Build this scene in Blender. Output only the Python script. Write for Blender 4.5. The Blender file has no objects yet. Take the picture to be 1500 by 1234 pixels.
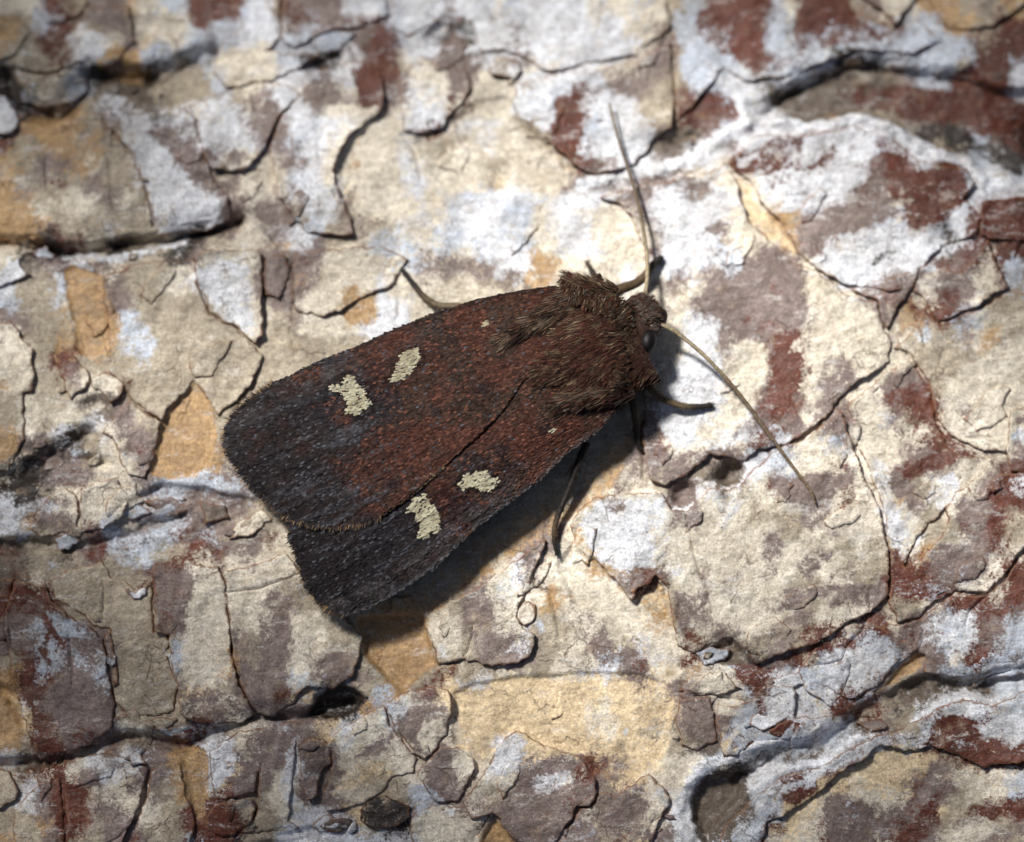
import bpy, math, random
import numpy as np
from mathutils import Vector
from mathutils.geometry import delaunay_2d_cdt

# ------------------------------------------------------------------ units
# One unit is a centimetre.  Layout is worked out in "p" units: 1500 p = 3.75 cm.
S = 0.0025
DIST = 5000.0            # camera height above the bark, in p
rng = np.random.default_rng(7)
random.seed(7)
sc = bpy.context.scene
col = sc.collection
sc.unit_settings.scale_length = 0.01

# ------------------------------------------------------------------ camera
cam_d = bpy.data.cameras.new('camera')
cam = bpy.data.objects.new('camera', cam_d); col.objects.link(cam)
cam.location = (0, 0, DIST*S)
cam.rotation_euler = (0, 0, 0)
cam_d.sensor_width = 36.0
cam_d.sensor_fit = 'HORIZONTAL'
cam_d.lens = 18.0*DIST/750.0
cam_d.clip_start = 0.01
cam_d.clip_end = 1000
cam_d.dof.use_dof = True
cam_d.dof.focus_distance = (DIST-66)*S
cam_d.dof.aperture_fstop = 0.20
sc.camera = cam

# ------------------------------------------------------------------ light
SUN_EL, SUN_AZ = math.radians(46), math.radians(-37)     # azimuth from the top edge (+Y), towards the left
world = bpy.data.worlds.new('World'); sc.world = world; world.use_nodes = True
nt = world.node_tree
sky = nt.nodes.new('ShaderNodeTexSky'); sky.sky_type = 'NISHITA'; sky.sun_disc = False
sky.air_density = 0.8; sky.dust_density = 3.0; sky.ozone_density = 0.4; sky.sun_elevation = SUN_EL; sky.sun_rotation = SUN_AZ
nt.links.new(sky.outputs[0], nt.nodes['Background'].inputs[0])
nt.nodes['Background'].inputs[1].default_value = 0.040
sun_d = bpy.data.lights.new('sun', 'SUN'); sun_d.energy = 4.6; sun_d.angle = math.radians(7.5)
sun_d.color = (1.0, 0.98, 0.945)
sun = bpy.data.objects.new('sun', sun_d); col.objects.link(sun)
sdir = Vector((math.sin(SUN_AZ)*math.cos(SUN_EL), math.cos(SUN_AZ)*math.cos(SUN_EL), math.sin(SUN_EL)))
sun.rotation_euler = sdir.to_track_quat('Z', 'Y').to_euler()
sun.location = sdir*20
vs = sc.view_settings
vs.view_transform = 'Standard'; vs.look = 'None'; vs.exposure = 0.37; vs.gamma = 1.0; vs.use_curve_mapping = False

# ------------------------------------------------------------------ numeric helpers
def hashr(ix, iy, seed):
    h = (ix.astype(np.int64)*374761393 + iy.astype(np.int64)*668265263 + seed*1442695041) & 0xFFFFFFFF
    h = ((h ^ (h >> 13))*1274126177) & 0xFFFFFFFF
    h = (h ^ (h >> 16)) & 0xFFFFFFFF
    return h.astype(np.float64)/4294967295.0

def vnoise(x, y, size, seed=0):
    x = np.asarray(x, float)/size + 1000; y = np.asarray(y, float)/size + 1000
    ix = np.floor(x); iy = np.floor(y); fx = x-ix; fy = y-iy
    fx = fx*fx*fx*(fx*(fx*6-15)+10); fy = fy*fy*fy*(fy*(fy*6-15)+10)
    a = hashr(ix, iy, seed); b = hashr(ix+1, iy, seed); c = hashr(ix, iy+1, seed); d = hashr(ix+1, iy+1, seed)
    return ((a*(1-fx)+b*fx)*(1-fy)+(c*(1-fx)+d*fx)*fy)*2-1

def fbm(x, y, size, seed=0, octs=4, gain=0.55):
    v = 0; a = 1; t = 0
    for o in range(octs):
        v = v + a*vnoise(x, y, size/2**o, seed+o*17); t += a; a *= gain
    return v/t

def lin(c):
    c = np.array(c, float)/255.0
    return np.where(c <= 0.04045, c/12.92, ((c+0.055)/1.055)**2.4)

def inside(poly, X, Y):
    poly = np.asarray(poly, float); r = np.zeros(X.shape, bool); n = len(poly)
    for i in range(n):
        x1, y1 = poly[i]; x2, y2 = poly[(i+1) % n]
        if y1 == y2: continue
        c = ((y1 > Y) != (y2 > Y)) & (X < (x2-x1)*(Y-y1)/(y2-y1)+x1)
        r ^= c
    return r

def segdist(pts, X, Y, closed=False):
    d = np.full(X.shape, 1e9); n = len(pts)
    for i in range(n if closed else n-1):
        x1, y1 = pts[i]; x2, y2 = pts[(i+1) % n]
        dx, dy = x2-x1, y2-y1; L = dx*dx+dy*dy+1e-9
        t = np.clip(((X-x1)*dx+(Y-y1)*dy)/L, 0, 1)
        d = np.minimum(d, (X-x1-t*dx)**2+(Y-y1-t*dy)**2)
    return np.sqrt(d)

def resample(pts, step, closed):
    pts = [tuple(map(float, p)) for p in pts]; out = []; n = len(pts)
    for i in range(n if closed else n-1):
        a = pts[i]; b = pts[(i+1) % n]
        k = max(1, int(round(math.hypot(b[0]-a[0], b[1]-a[1])/step)))
        for j in range(k):
            t = j/k; out.append((a[0]+(b[0]-a[0])*t, a[1]+(b[1]-a[1])*t))
    if not closed: out.append(pts[-1])
    return np.array(out)

def trunk_z(y):               # the log is round: axis along X, R = 12.5 cm, y in p, image-down
    yy = (617-np.asarray(y, float))+700
    R = 5000.0
    return np.sqrt(np.maximum(R*R-yy*yy, 1.0))-R+49.0

def world_pts(x, y, z, zref):
    k = (1-np.asarray(zref)/DIST)
    return np.stack([(np.asarray(x)-750)*k*S, (617-np.asarray(y))*k*S, np.asarray(z)*S], 1)

def mesh_obj(name, verts, faces, mat, parent=None, colors=None, smooth=True, center=True, rim=None):
    verts = np.asarray(verts, float)
    c = np.zeros(3)
    if center is True:
        c = (verts.min(0)+verts.max(0))/2; c[2] = verts[:, 2].min()
    elif center is not False:
        c = np.array(center)
    me = bpy.data.meshes.new(name)
    v = verts-c
    me.from_pydata(v.tolist(), [], faces if isinstance(faces, list) else faces.tolist())
    if smooth: me.polygons.foreach_set('use_smooth', np.ones(len(me.polygons), bool))
    if colors is not None:
        if np.shape(colors)[1] == 8:
            a = me.color_attributes.new('Col2', 'FLOAT_COLOR', 'POINT')
            cc = np.ones((len(verts), 4)); cc[:, :3] = colors[:, 3:6]; a.data.foreach_set('color', cc.ravel())
            a = me.attributes.new('blend', 'FLOAT', 'POINT'); a.data.foreach_set('value', np.ascontiguousarray(colors[:, 6]))
            a = me.attributes.new('sign', 'FLOAT', 'POINT'); a.data.foreach_set('value', np.ascontiguousarray(colors[:, 7]))
            colors = colors[:, :3]
        a = me.color_attributes.new('Col', 'FLOAT_COLOR', 'POINT')
        cc = np.ones((len(verts), 4)); cc[:, :3] = colors
        a.data.foreach_set('color', cc.ravel())
    if rim is not None:
        a = me.attributes.new('rim', 'FLOAT', 'POINT'); a.data.foreach_set('value', np.asarray(rim, float))
    me.materials.append(mat)
    me.update()
    o = bpy.data.objects.new(name, me); col.objects.link(o)
    if parent is not None:
        o.parent = parent
        o.location = Vector(c)-parent.location if parent.parent is None else Vector(c)-parent.matrix_basis.translation-parent.parent.location
    else:
        o.location = Vector(c)
    return o

# ------------------------------------------------------------------ materials
def px(size): return 1.0/(size*S)          # noise scale for a feature size in p

class NT:
    def __init__(s, name):
        s.m = bpy.data.materials.new(name); s.m.use_nodes = True; s.t = s.m.node_tree; s.t.nodes.clear()
        s.out = s.n('ShaderNodeOutputMaterial'); s.b = s.n('ShaderNodeBsdfPrincipled')
        s.t.links.new(s.b.outputs[0], s.out.inputs[0])
    def n(s, t, **k):
        o = s.t.nodes.new(t)
        for a, v in k.items(): setattr(o, a, v)
        return o
    def l(s, a, b): s.t.links.new(a, b)
    def noise(s, vec, size, detail=4, rough=0.6):
        o = s.n('ShaderNodeTexNoise'); o.inputs['Scale'].default_value = px(size)
        o.inputs['Detail'].default_value = detail; o.inputs['Roughness'].default_value = rough
        s.l(vec, o.inputs['Vector']); return o.outputs['Fac']
    def ramp(s, f, lo, hi, a=0.0, b=1.0):
        o = s.n('ShaderNodeMapRange'); o.inputs[1].default_value = lo; o.inputs[2].default_value = hi
        o.inputs[3].default_value = a; o.inputs[4].default_value = b; o.interpolation_type = 'SMOOTHSTEP'
        s.l(f, o.inputs[0]); return o.outputs[0]
    def math(s, op, a, b):
        o = s.n('ShaderNodeMath', operation=op)
        for i, v in enumerate((a, b)):
            if isinstance(v, (int, float)): o.inputs[i].default_value = v
            else: s.l(v, o.inputs[i])
        return o.outputs[0]
    def mix(s, f, a, b, mode='MIX'):
        o = s.n('ShaderNodeMix', data_type='RGBA', blend_type=mode)
        for i, v in ((0, f), (6, a), (7, b)):
            if isinstance(v, (int, float)): o.inputs[i].default_value = v
            elif isinstance(v, tuple): o.inputs[i].default_value = (*v, 1)
            else: s.l(v, o.inputs[i])
        return o.outputs[2]

def bark_material():
    g = NT('peeling_bark')
    pos = g.n('ShaderNodeNewGeometry').outputs['Position']
    ca = g.n('ShaderNodeVertexColor', layer_name='Col').outputs[0]
    rim = g.n('ShaderNodeAttribute', attribute_name='rim').outputs['Fac']
    cb = g.n('ShaderNodeVertexColor', layer_name='Col2').outputs[0]
    bl = g.n('ShaderNodeAttribute', attribute_name='blend').outputs['Fac']
    sg = g.n('ShaderNodeAttribute', attribute_name='sign').outputs['Fac']
    fr = g.math('ADD', bl, g.math('MULTIPLY', sg, g.math('ADD', g.math('MULTIPLY', g.math('SUBTRACT', g.noise(pos, 26, 7, 0.86), 0.5), 2.4), g.math('MULTIPLY', g.math('SUBTRACT', g.noise(pos, 4.5, 4, 0.75), 0.5), 1.9))))
    c = g.mix(g.ramp(fr, 0.33, 0.67), ca, cb)
    mp = g.n('ShaderNodeMapping'); mp.inputs['Rotation'].default_value = (0, 0, -0.95); mp.inputs['Scale'].default_value = (0.28, 1.0, 1.0); g.l(pos, mp.inputs['Vector'])
    fib = g.noise(mp.outputs[0], 9, 6, 0.7)
    c = g.mix(1.0, c, g.mix(g.ramp(fib, 0.3, 0.7), (0.82, 0.80, 0.78), (1.12, 1.12, 1.12)), 'MULTIPLY')
    big = g.noise(pos, 75, 4, 0.7)
    c = g.mix(1.0, c, g.mix(g.ramp(big, 0.3, 0.7), (0.80, 0.78, 0.76), (1.14, 1.15, 1.17)), 'MULTIPLY')
    # mottling: fine grey-lilac bloom and warm stain
    n1 = g.math('ADD', g.noise(pos, 30, 6, 0.8), g.math('MULTIPLY', g.math('SUBTRACT', g.noise(pos, 4, 3, 0.7), 0.5), 0.3))
    c = g.mix(g.ramp(n1, 0.57, 0.68, 0, 0.42), c, (0.32, 0.25, 0.22))
    n6 = g.math('ADD', g.noise(mp.outputs[0], 20, 6, 0.8), g.math('MULTIPLY', g.math('SUBTRACT', g.noise(pos, 4, 3, 0.7), 0.5), 0.3))
    c = g.mix(g.ramp(n6, 0.56, 0.66, 0, 0.5), c, (0.70, 0.69, 0.67))
    n2 = g.noise(pos, 34, 6, 0.7)
    c = g.mix(g.ramp(n2, 0.56, 0.74, 0, 0.32), c, (0.62, 0.45, 0.27))
    n7 = g.math('ADD', g.noise(mp.outputs[0], 11, 5, 0.75), g.math('MULTIPLY', g.math('SUBTRACT', g.noise(pos, 3.5, 3, 0.7), 0.5), 0.35))
    c = g.mix(g.ramp(n7, 0.58, 0.66, 0, 0.45), c, (0.27, 0.235, 0.18))
    n3 = g.noise(pos, 9, 5, 0.75)
    c = g.mix(1.0, c, g.mix(g.ramp(n3, 0.25, 0.75), (0.74, 0.72, 0.71), (1.20, 1.20, 1.19)), 'MULTIPLY')
    n4 = g.noise(pos, 3.4, 3, 0.75)
    c = g.mix(1.0, c, g.mix(g.ramp(n4, 0.3, 0.7), (0.72, 0.70, 0.69), (1.22, 1.22, 1.21)), 'MULTIPLY')
    # pepper of tiny dark fungus dots
    vo = g.n('ShaderNodeTexVoronoi'); vo.inputs['Scale'].default_value = px(5.5); g.l(pos, vo.inputs['Vector'])
    dots = g.ramp(vo.outputs['Distance'], 0.18, 0.34, 1, 0)
    where = g.ramp(g.noise(pos, 60, 5, 0.65), 0.44, 0.62)
    sz = g.ramp(g.noise(pos, 8, 2, 0.5), 0.45, 0.6)
    c = g.mix(g.math('MULTIPLY', g.math('MULTIPLY', g.math('MULTIPLY', dots, where), sz), 0.75), c, (0.055, 0.048, 0.05))
    # hairline splits filled with brown dirt
    nz = g.n('ShaderNodeTexNoise'); nz.inputs['Scale'].default_value = px(45); nz.inputs['Detail'].default_value = 5; g.l(pos, nz.inputs['Vector'])
    dv = g.n('ShaderNodeVectorMath', operation='MULTIPLY_ADD'); g.l(nz.outputs['Color'], dv.inputs[0]); dv.inputs[1].default_value = (60*S,)*3; g.l(pos, dv.inputs[2])
    v2 = g.n('ShaderNodeTexVoronoi', feature='DISTANCE_TO_EDGE'); v2.inputs['Scale'].default_value = px(75); g.l(dv.outputs[0], v2.inputs['Vector'])
    hair = g.math('MULTIPLY', g.ramp(v2.outputs['Distance'], 0.004, 0.022, 1, 0), g.ramp(g.noise(pos, 60, 3, 0.6), 0.53, 0.62))
    c = g.mix(g.math('MULTIPLY', hair, 0.5), c, (0.10, 0.055, 0.032))
    # torn edges are raw rusty cork
    rn = g.math('ADD', rim, g.math('MULTIPLY', g.math('SUBTRACT', g.noise(pos, 14, 4, 0.6), 0.5), 1.5))
    c = g.mix(g.ramp(rn, 0.58, 0.92, 0, 0.8), c, g.mix(g.noise(pos, 18, 3), (0.10, 0.036, 0.018), (0.30, 0.15, 0.075)))
    g.l(c, g.b.inputs['Base Color'])
    g.b.inputs['Roughness'].default_value = 0.5
    g.b.inputs['Specular IOR Level'].default_value = 0.4
    # relief
    h = g.math('ADD', g.math('MULTIPLY', g.noise(pos, 24, 5, 0.62), 1.5), g.math('MULTIPLY', g.noise(pos, 4, 3, 0.6), 0.35))
    h = g.math('SUBTRACT', g.math('ADD', h, g.math('MULTIPLY', fib, 0.55)), g.math('MULTIPLY', hair, 0.4))
    bp = g.n('ShaderNodeBump'); bp.inputs['Strength'].default_value = 0.6; bp.inputs['Distance'].default_value = 5.0*S
    g.l(h, bp.inputs['Height']); g.l(bp.outputs[0], g.b.inputs['Normal'])
    return g.m
M_BARK = bark_material()

def vcol_material(name, rough=0.6, spec=0.35, sheen=0.0, jitter=None, bump=None):
    g = NT(name)
    c = g.n('ShaderNodeVertexColor', layer_name='Col').outputs[0]
    if jitter:
        pos = g.n('ShaderNodeNewGeometry').outputs['Position']
        c = g.mix(1.0, c, g.mix(g.ramp(g.noise(pos, jitter, 3, 0.6), 0.3, 0.7), (0.55,)*3, (1.45,)*3), 'MULTIPLY')
        if bump:
            bp = g.n('ShaderNodeBump'); bp.inputs['Strength'].default_value = 0.6; bp.inputs['Distance'].default_value = bump*S
            g.l(g.noise(pos, jitter, 3, 0.6), bp.inputs['Height']); g.l(bp.outputs[0], g.b.inputs['Normal'])
    g.l(c, g.b.inputs['Base Color'])
    g.b.inputs['Roughness'].default_value = rough
    g.b.inputs['Specular IOR Level'].default_value = spec
    g.b.inputs['Sheen Weight'].default_value = sheen
    return g.m
M_SCALE = vcol_material('wing_scale_dust', 0.6, 0.10)
M_WING = vcol_material('wing_membrane', 0.8, 0.05, 0, 5)
M_FUR = vcol_material('moth_fur', 0.6, 0.10)
M_SKIN = vcol_material('moth_cuticle', 0.6, 0.3, 0, 4, 1.5)
M_LEG = vcol_material('leg_scales', 0.6, 0.3, 0, 3.5, 1.0)
def eye_material():
    g = NT('compound_eye'); g.b.inputs['Base Color'].default_value = (0.005, 0.004, 0.004, 1)
    g.b.inputs['Roughness'].default_value = 0.5; g.b.inputs['Specular IOR Level'].default_value = 0.25
    pos = g.n('ShaderNodeNewGeometry').outputs['Position']
    vo = g.n('ShaderNodeTexVoronoi'); vo.inputs['Scale'].default_value = px(1.6); g.l(pos, vo.inputs['Vector'])
    bp = g.n('ShaderNodeBump'); bp.inputs['Strength'].default_value = 0.5; bp.inputs['Distance'].default_value = 0.5*S
    g.l(vo.outputs['Distance'], bp.inputs['Height']); g.l(bp.outputs[0], g.b.inputs['Normal'])
    return g.m
M_EYE = eye_material()

# ================================================================== THE BARK
# colour chart of the bark, one letter per 25 p cell; tan at left also paints in border darkening
# W chalk white  C cream  S sand  T tan  O ochre  L lilac grey  R rust  B blue grey  G dull grey  K dark cork
CHART = """
CCBRTLLOCBBRLRBWTLLLWWBWWWLWWCBWWWCWCBCTBLRRRBCRRRTLCCOOTLTO
OTBWRTLLCCCRLBWWLLBLRLRBWRGKWWLWWWCWCCLTBLBRRBTRRRBRTBBOOTRR
OTRRCWCLCTCBBBWWBWBCLGRBWKLKWGWBWWWWWTLRBBRRRBBRBBBBRBBBLRTR
TBTRTWOOBBKBGCCCBGKKWLRCWLLLWTLLCWWCWCLTWBBLRLRBWKKKBLBBBRRB
KTTCBKKOKGTTBCTCWWBLWRRLCCLLCTWCWWWLCLLTRWBWGBBBKGTGTLBBRRKW
KBCCBGGGGTTTBTLLWCLLCRWLWCLRCBCWBRLBLLTTRRBCWGKGGRRGLRLRLRRW
WKLKOTWGLGWCWWCLWWLCCLLCWWRCCCWBLRWWWTCTLRLRWBGGOGTGTLRLRRRR
WOOOLTLWWRWWCWLLLWBWWCCWKRCWWCTTWRBLWTLTRLBWWWWWWWWWGTLKKRRR
RTOOTOLTWLLWLWWBLBWCOCCWCTTCWCCTRRWBWWGGKWWRWLBWWRBRBWKTTBGK
OTLLOCTTWWLLRCLCLLWCOCCWCCTCTTCCCTRLWWLBWWCRWRRWRWWLRWWRBBWK
TCLRTLTLTWWLLTCCWBWCCCCWWCCCLCWCCLLLWLLLCRCCTRBRWWRLLRRRLBTB
OLTTCLLCTWWWWLCLCLWWLCCCWCBBBWBWBWWWLLWWLLWWCCWWWLRLCRRRBWWW
OOCTCCTLCTWWBLLLLTBWTLCCWCWWWBBCCWCCCLWBWWWCOOTBLLLBWLRWWRRR
OOLRTTWTTTBKKLCCLWBTLCTWCBBWWCBCWWWCCCLWWLLCCOOLLRLBBLBKBLRR
CKKKRCKKTKKLTTCCOWLTCLBBLCBCBWBTCWWCCLRWWWBCLCOLWCLKWWWKWRTR
CGLLWLCRTTCLCCWLLRLCCCTCBLLLLWWOOCCLWCCWWWBLLLLCWWWGWWRLRCRB
WTTBOOLTTCCWWBCLLOLCLCWCLCTCTLLOTCCBWWLLLCLLTRLCTWWWLLCLLCRB
BTTBCOLLTTTTWWCLLTCCOOWWCCLTCTCCCCCCCCCTCLLLLRLTCTLLRLCRLCTT
LLTOCORBTTLTTWWCTLCCOOWWCCCTCCCCCCCCCCLCWWLLRLLCCCCLTORRBBTC
CRTOTOOBBTTTTTCCTLCCCWWWCCCCCCCCCCCCCCLCWWLRBRRCCOCCLTBTLCOT
TCTRROOTBTTCTTTTTTTTTTTTTTTTTTTTTTTTCCCCWCLCCLRCCCCCOCTLTOLC
CCTRLTTTBTTCTTTTTTTTTTTTTTTTTTTTTTTTCCTCWWLCCRRCLLCCCLTTCCTC
OCTTLCCRTTTTTTTTTTTTTTTTTTTTTTTTTTTTCTTCWWLCCLRCLLCLLLRTCCCT
TCTTCGGLTTTLTTTTTTTTTTTTTTTTTTTTTTTTCTLCWWWCLRRCLTCCRRRCLCTC
TCLCCWGLTLOOTTTTTTTTTTTTTTTTTTTTTTTTTCLWWWCCRLRCLLCBLTRCLCCL
OCTWKTCLLTOOTTTTTTTTTTTTTTTTTTTTTTTTTRLWWCCLLBLCBLTCCGCRCCCB
OLLKBTWCRLOOLCCCTTTTTTTTTTTTTTTTTTTTTLRCCLLCBBWCWBCLCLLRLLCL
CKKLLLCBLLOOOLCCTTTTTTTTTTTTTTTTTTTTCLTLRTKWWLBCCRCWRRLTCCLR
KKTCRCCCLBBBBBLRTTTTTTTTTTTTTTTTTTTTLCTKLWGGCRLLRLCTLTCBCLRW
WLWLCCCCWBLLLLBTTTTTTTTTTTTTTTTTTTCWBCWRLCWCTCLLCRCCOLTCLLRR
WOLLCRWCLLBLLLTTCTTTTTTTTTTTTTTLTCWWWWCLLCWCTTTLCTCCWCTTRLRT
GBTLTLBLKBRLBTLRCTTTTTTTTTTTTTTLLOCWWWCCTCBCCLTCLTCTCWTTCLRT
RGTKLRLBBTTRRLLCTCTTTTTTTTTTTCWLCCOCWLCCOCCTCLCTCTCTRCOLLLRC
GGTBTTTTRLRCLCCCLCTTTTTTTTTTCCWLCCOOWRLWCTLCOCCLCLTTRRRLBLCR
RRCRTTTTCLRLCCCCTBTTTTTTTTTLCWCROCCCORKTCLCCCCTTCLLLRRBLCKCR
RLLRTTTTTRLCWCCLLTTTTOOOTCTLLLCTOLCCCTOTCLCCCCLLTCCLTTCRRRRL
LLBRBLOTTRLCCLCCLCCTTCOOOTCLTCCBTCLCCCOOLLCCCTLTCCRRCLLBWLLB
LLBRLLLOTTBCCLTCLCCTTCTOOCCTLLWLTCLLTWCCRCCLTLTRRRBBLRLBWRLB
TRBLBLBOTTBCCOLTLCCLLTCOOWCTLLLTTCCBLRWCRKBGKLRCBWWWBLOLCRBL
ORBLLBLOTTLCTOLTLBCLBLTOTTRTTCTTCCWWLLCCOCCRRWBBWLBLOTLBBGBB
ORRLLBLTTTLSSTLLRSBRKTBOLRSWWSSSSSSSSLSLLCCBRWWSWRWLTGKGKGBW
SWLLLLLRTTTCLCLTLLLKKOBWCLSSSSSSSSCCSLCSLLCBRWWLCRTRKGGWWWCB
OSRLRLLCCTTRRBCLBLSSWCWLLCCSSSSSSSCCBTGTLLLBBRRWWBGLTTWRRRWB
OTRLLRLTGLRBWLCTLCLLWSLCLCRSTWWSSSTSTSSTGGSRCBBBBGWWLWRRBBRW
WGGRCWLWBLOOWLCLTWLLCSLCTLLCTWSLCLRLLTSCCBCBGBGGWLRSSSSTRRRR
TRCRCLWCLLOOWSLLCWLTSTSCCLLCCCLCLCROLSCCBKKKWWRWRTCSLOLLTSSB
TWLRRTCCLTOOCRLTCTLLCCTTBBLLTTLLCRLTSLCWWGGGBLROSLCCSLRLTCCB
TWLRRLLCCLTRRLTLCCWLSSTGBLWCLLTLRLCLLLCSWKGGWBSSCLBLCRRSTTRR
TTOLRTLLTCTRRRKTTCWBGTKKCCCCOLLLLLBTLTCLWKGWBRSCRLBLRRLTCCTL
OTLRTTLRLTTBRKTGWWWWWWWWWCCTOOLLLLLTRSLLWGBBRCSCRLLCRRLCCLLT
""".split()
LET = 'WCSTOLRBGK'
PAL = np.array([lin(c) for c in [(230, 234, 240), (229, 221, 203), (230, 208, 170), (177, 166, 146), (186, 153, 110),
                                 (134, 119, 114), (100, 54, 39), (196, 205, 217), (110, 99, 88), (50, 42, 38)]])
GW, GH = 60, len(CHART)
assert all(len(r) == GW for r in CHART), [(i, len(r)) for i, r in enumerate(CHART) if len(r) != GW]
ONE = np.zeros((GH, GW, len(LET)))
for j, r in enumerate(CHART):
    for i, ch in enumerate(r): ONE[j, i, LET.index(ch)] = 1.0

def mirror(v, n):             # fold coordinates outside the chart back in, so the bark goes on beyond the frame
    v = np.mod(v, 2*n); return np.where(v >= n, 2*n-1e-6-v, v)

def smooth_chart():
    a = ONE.copy()
    k = np.array([0.22, 0.56, 0.22])
    for ax_ in (0, 1):
        p = np.pad(a, [(1, 1) if q == ax_ else (0, 0) for q in range(3)], mode='edge')
        a = k[0]*np.take(p, range(0, a.shape[ax_]), ax_)+k[1]*np.take(p, range(1, a.shape[ax_]+1), ax_)+k[2]*np.take(p, range(2, a.shape[ax_]+2), ax_)
    return np.maximum(a, 0)
SOFT = smooth_chart()
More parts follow.
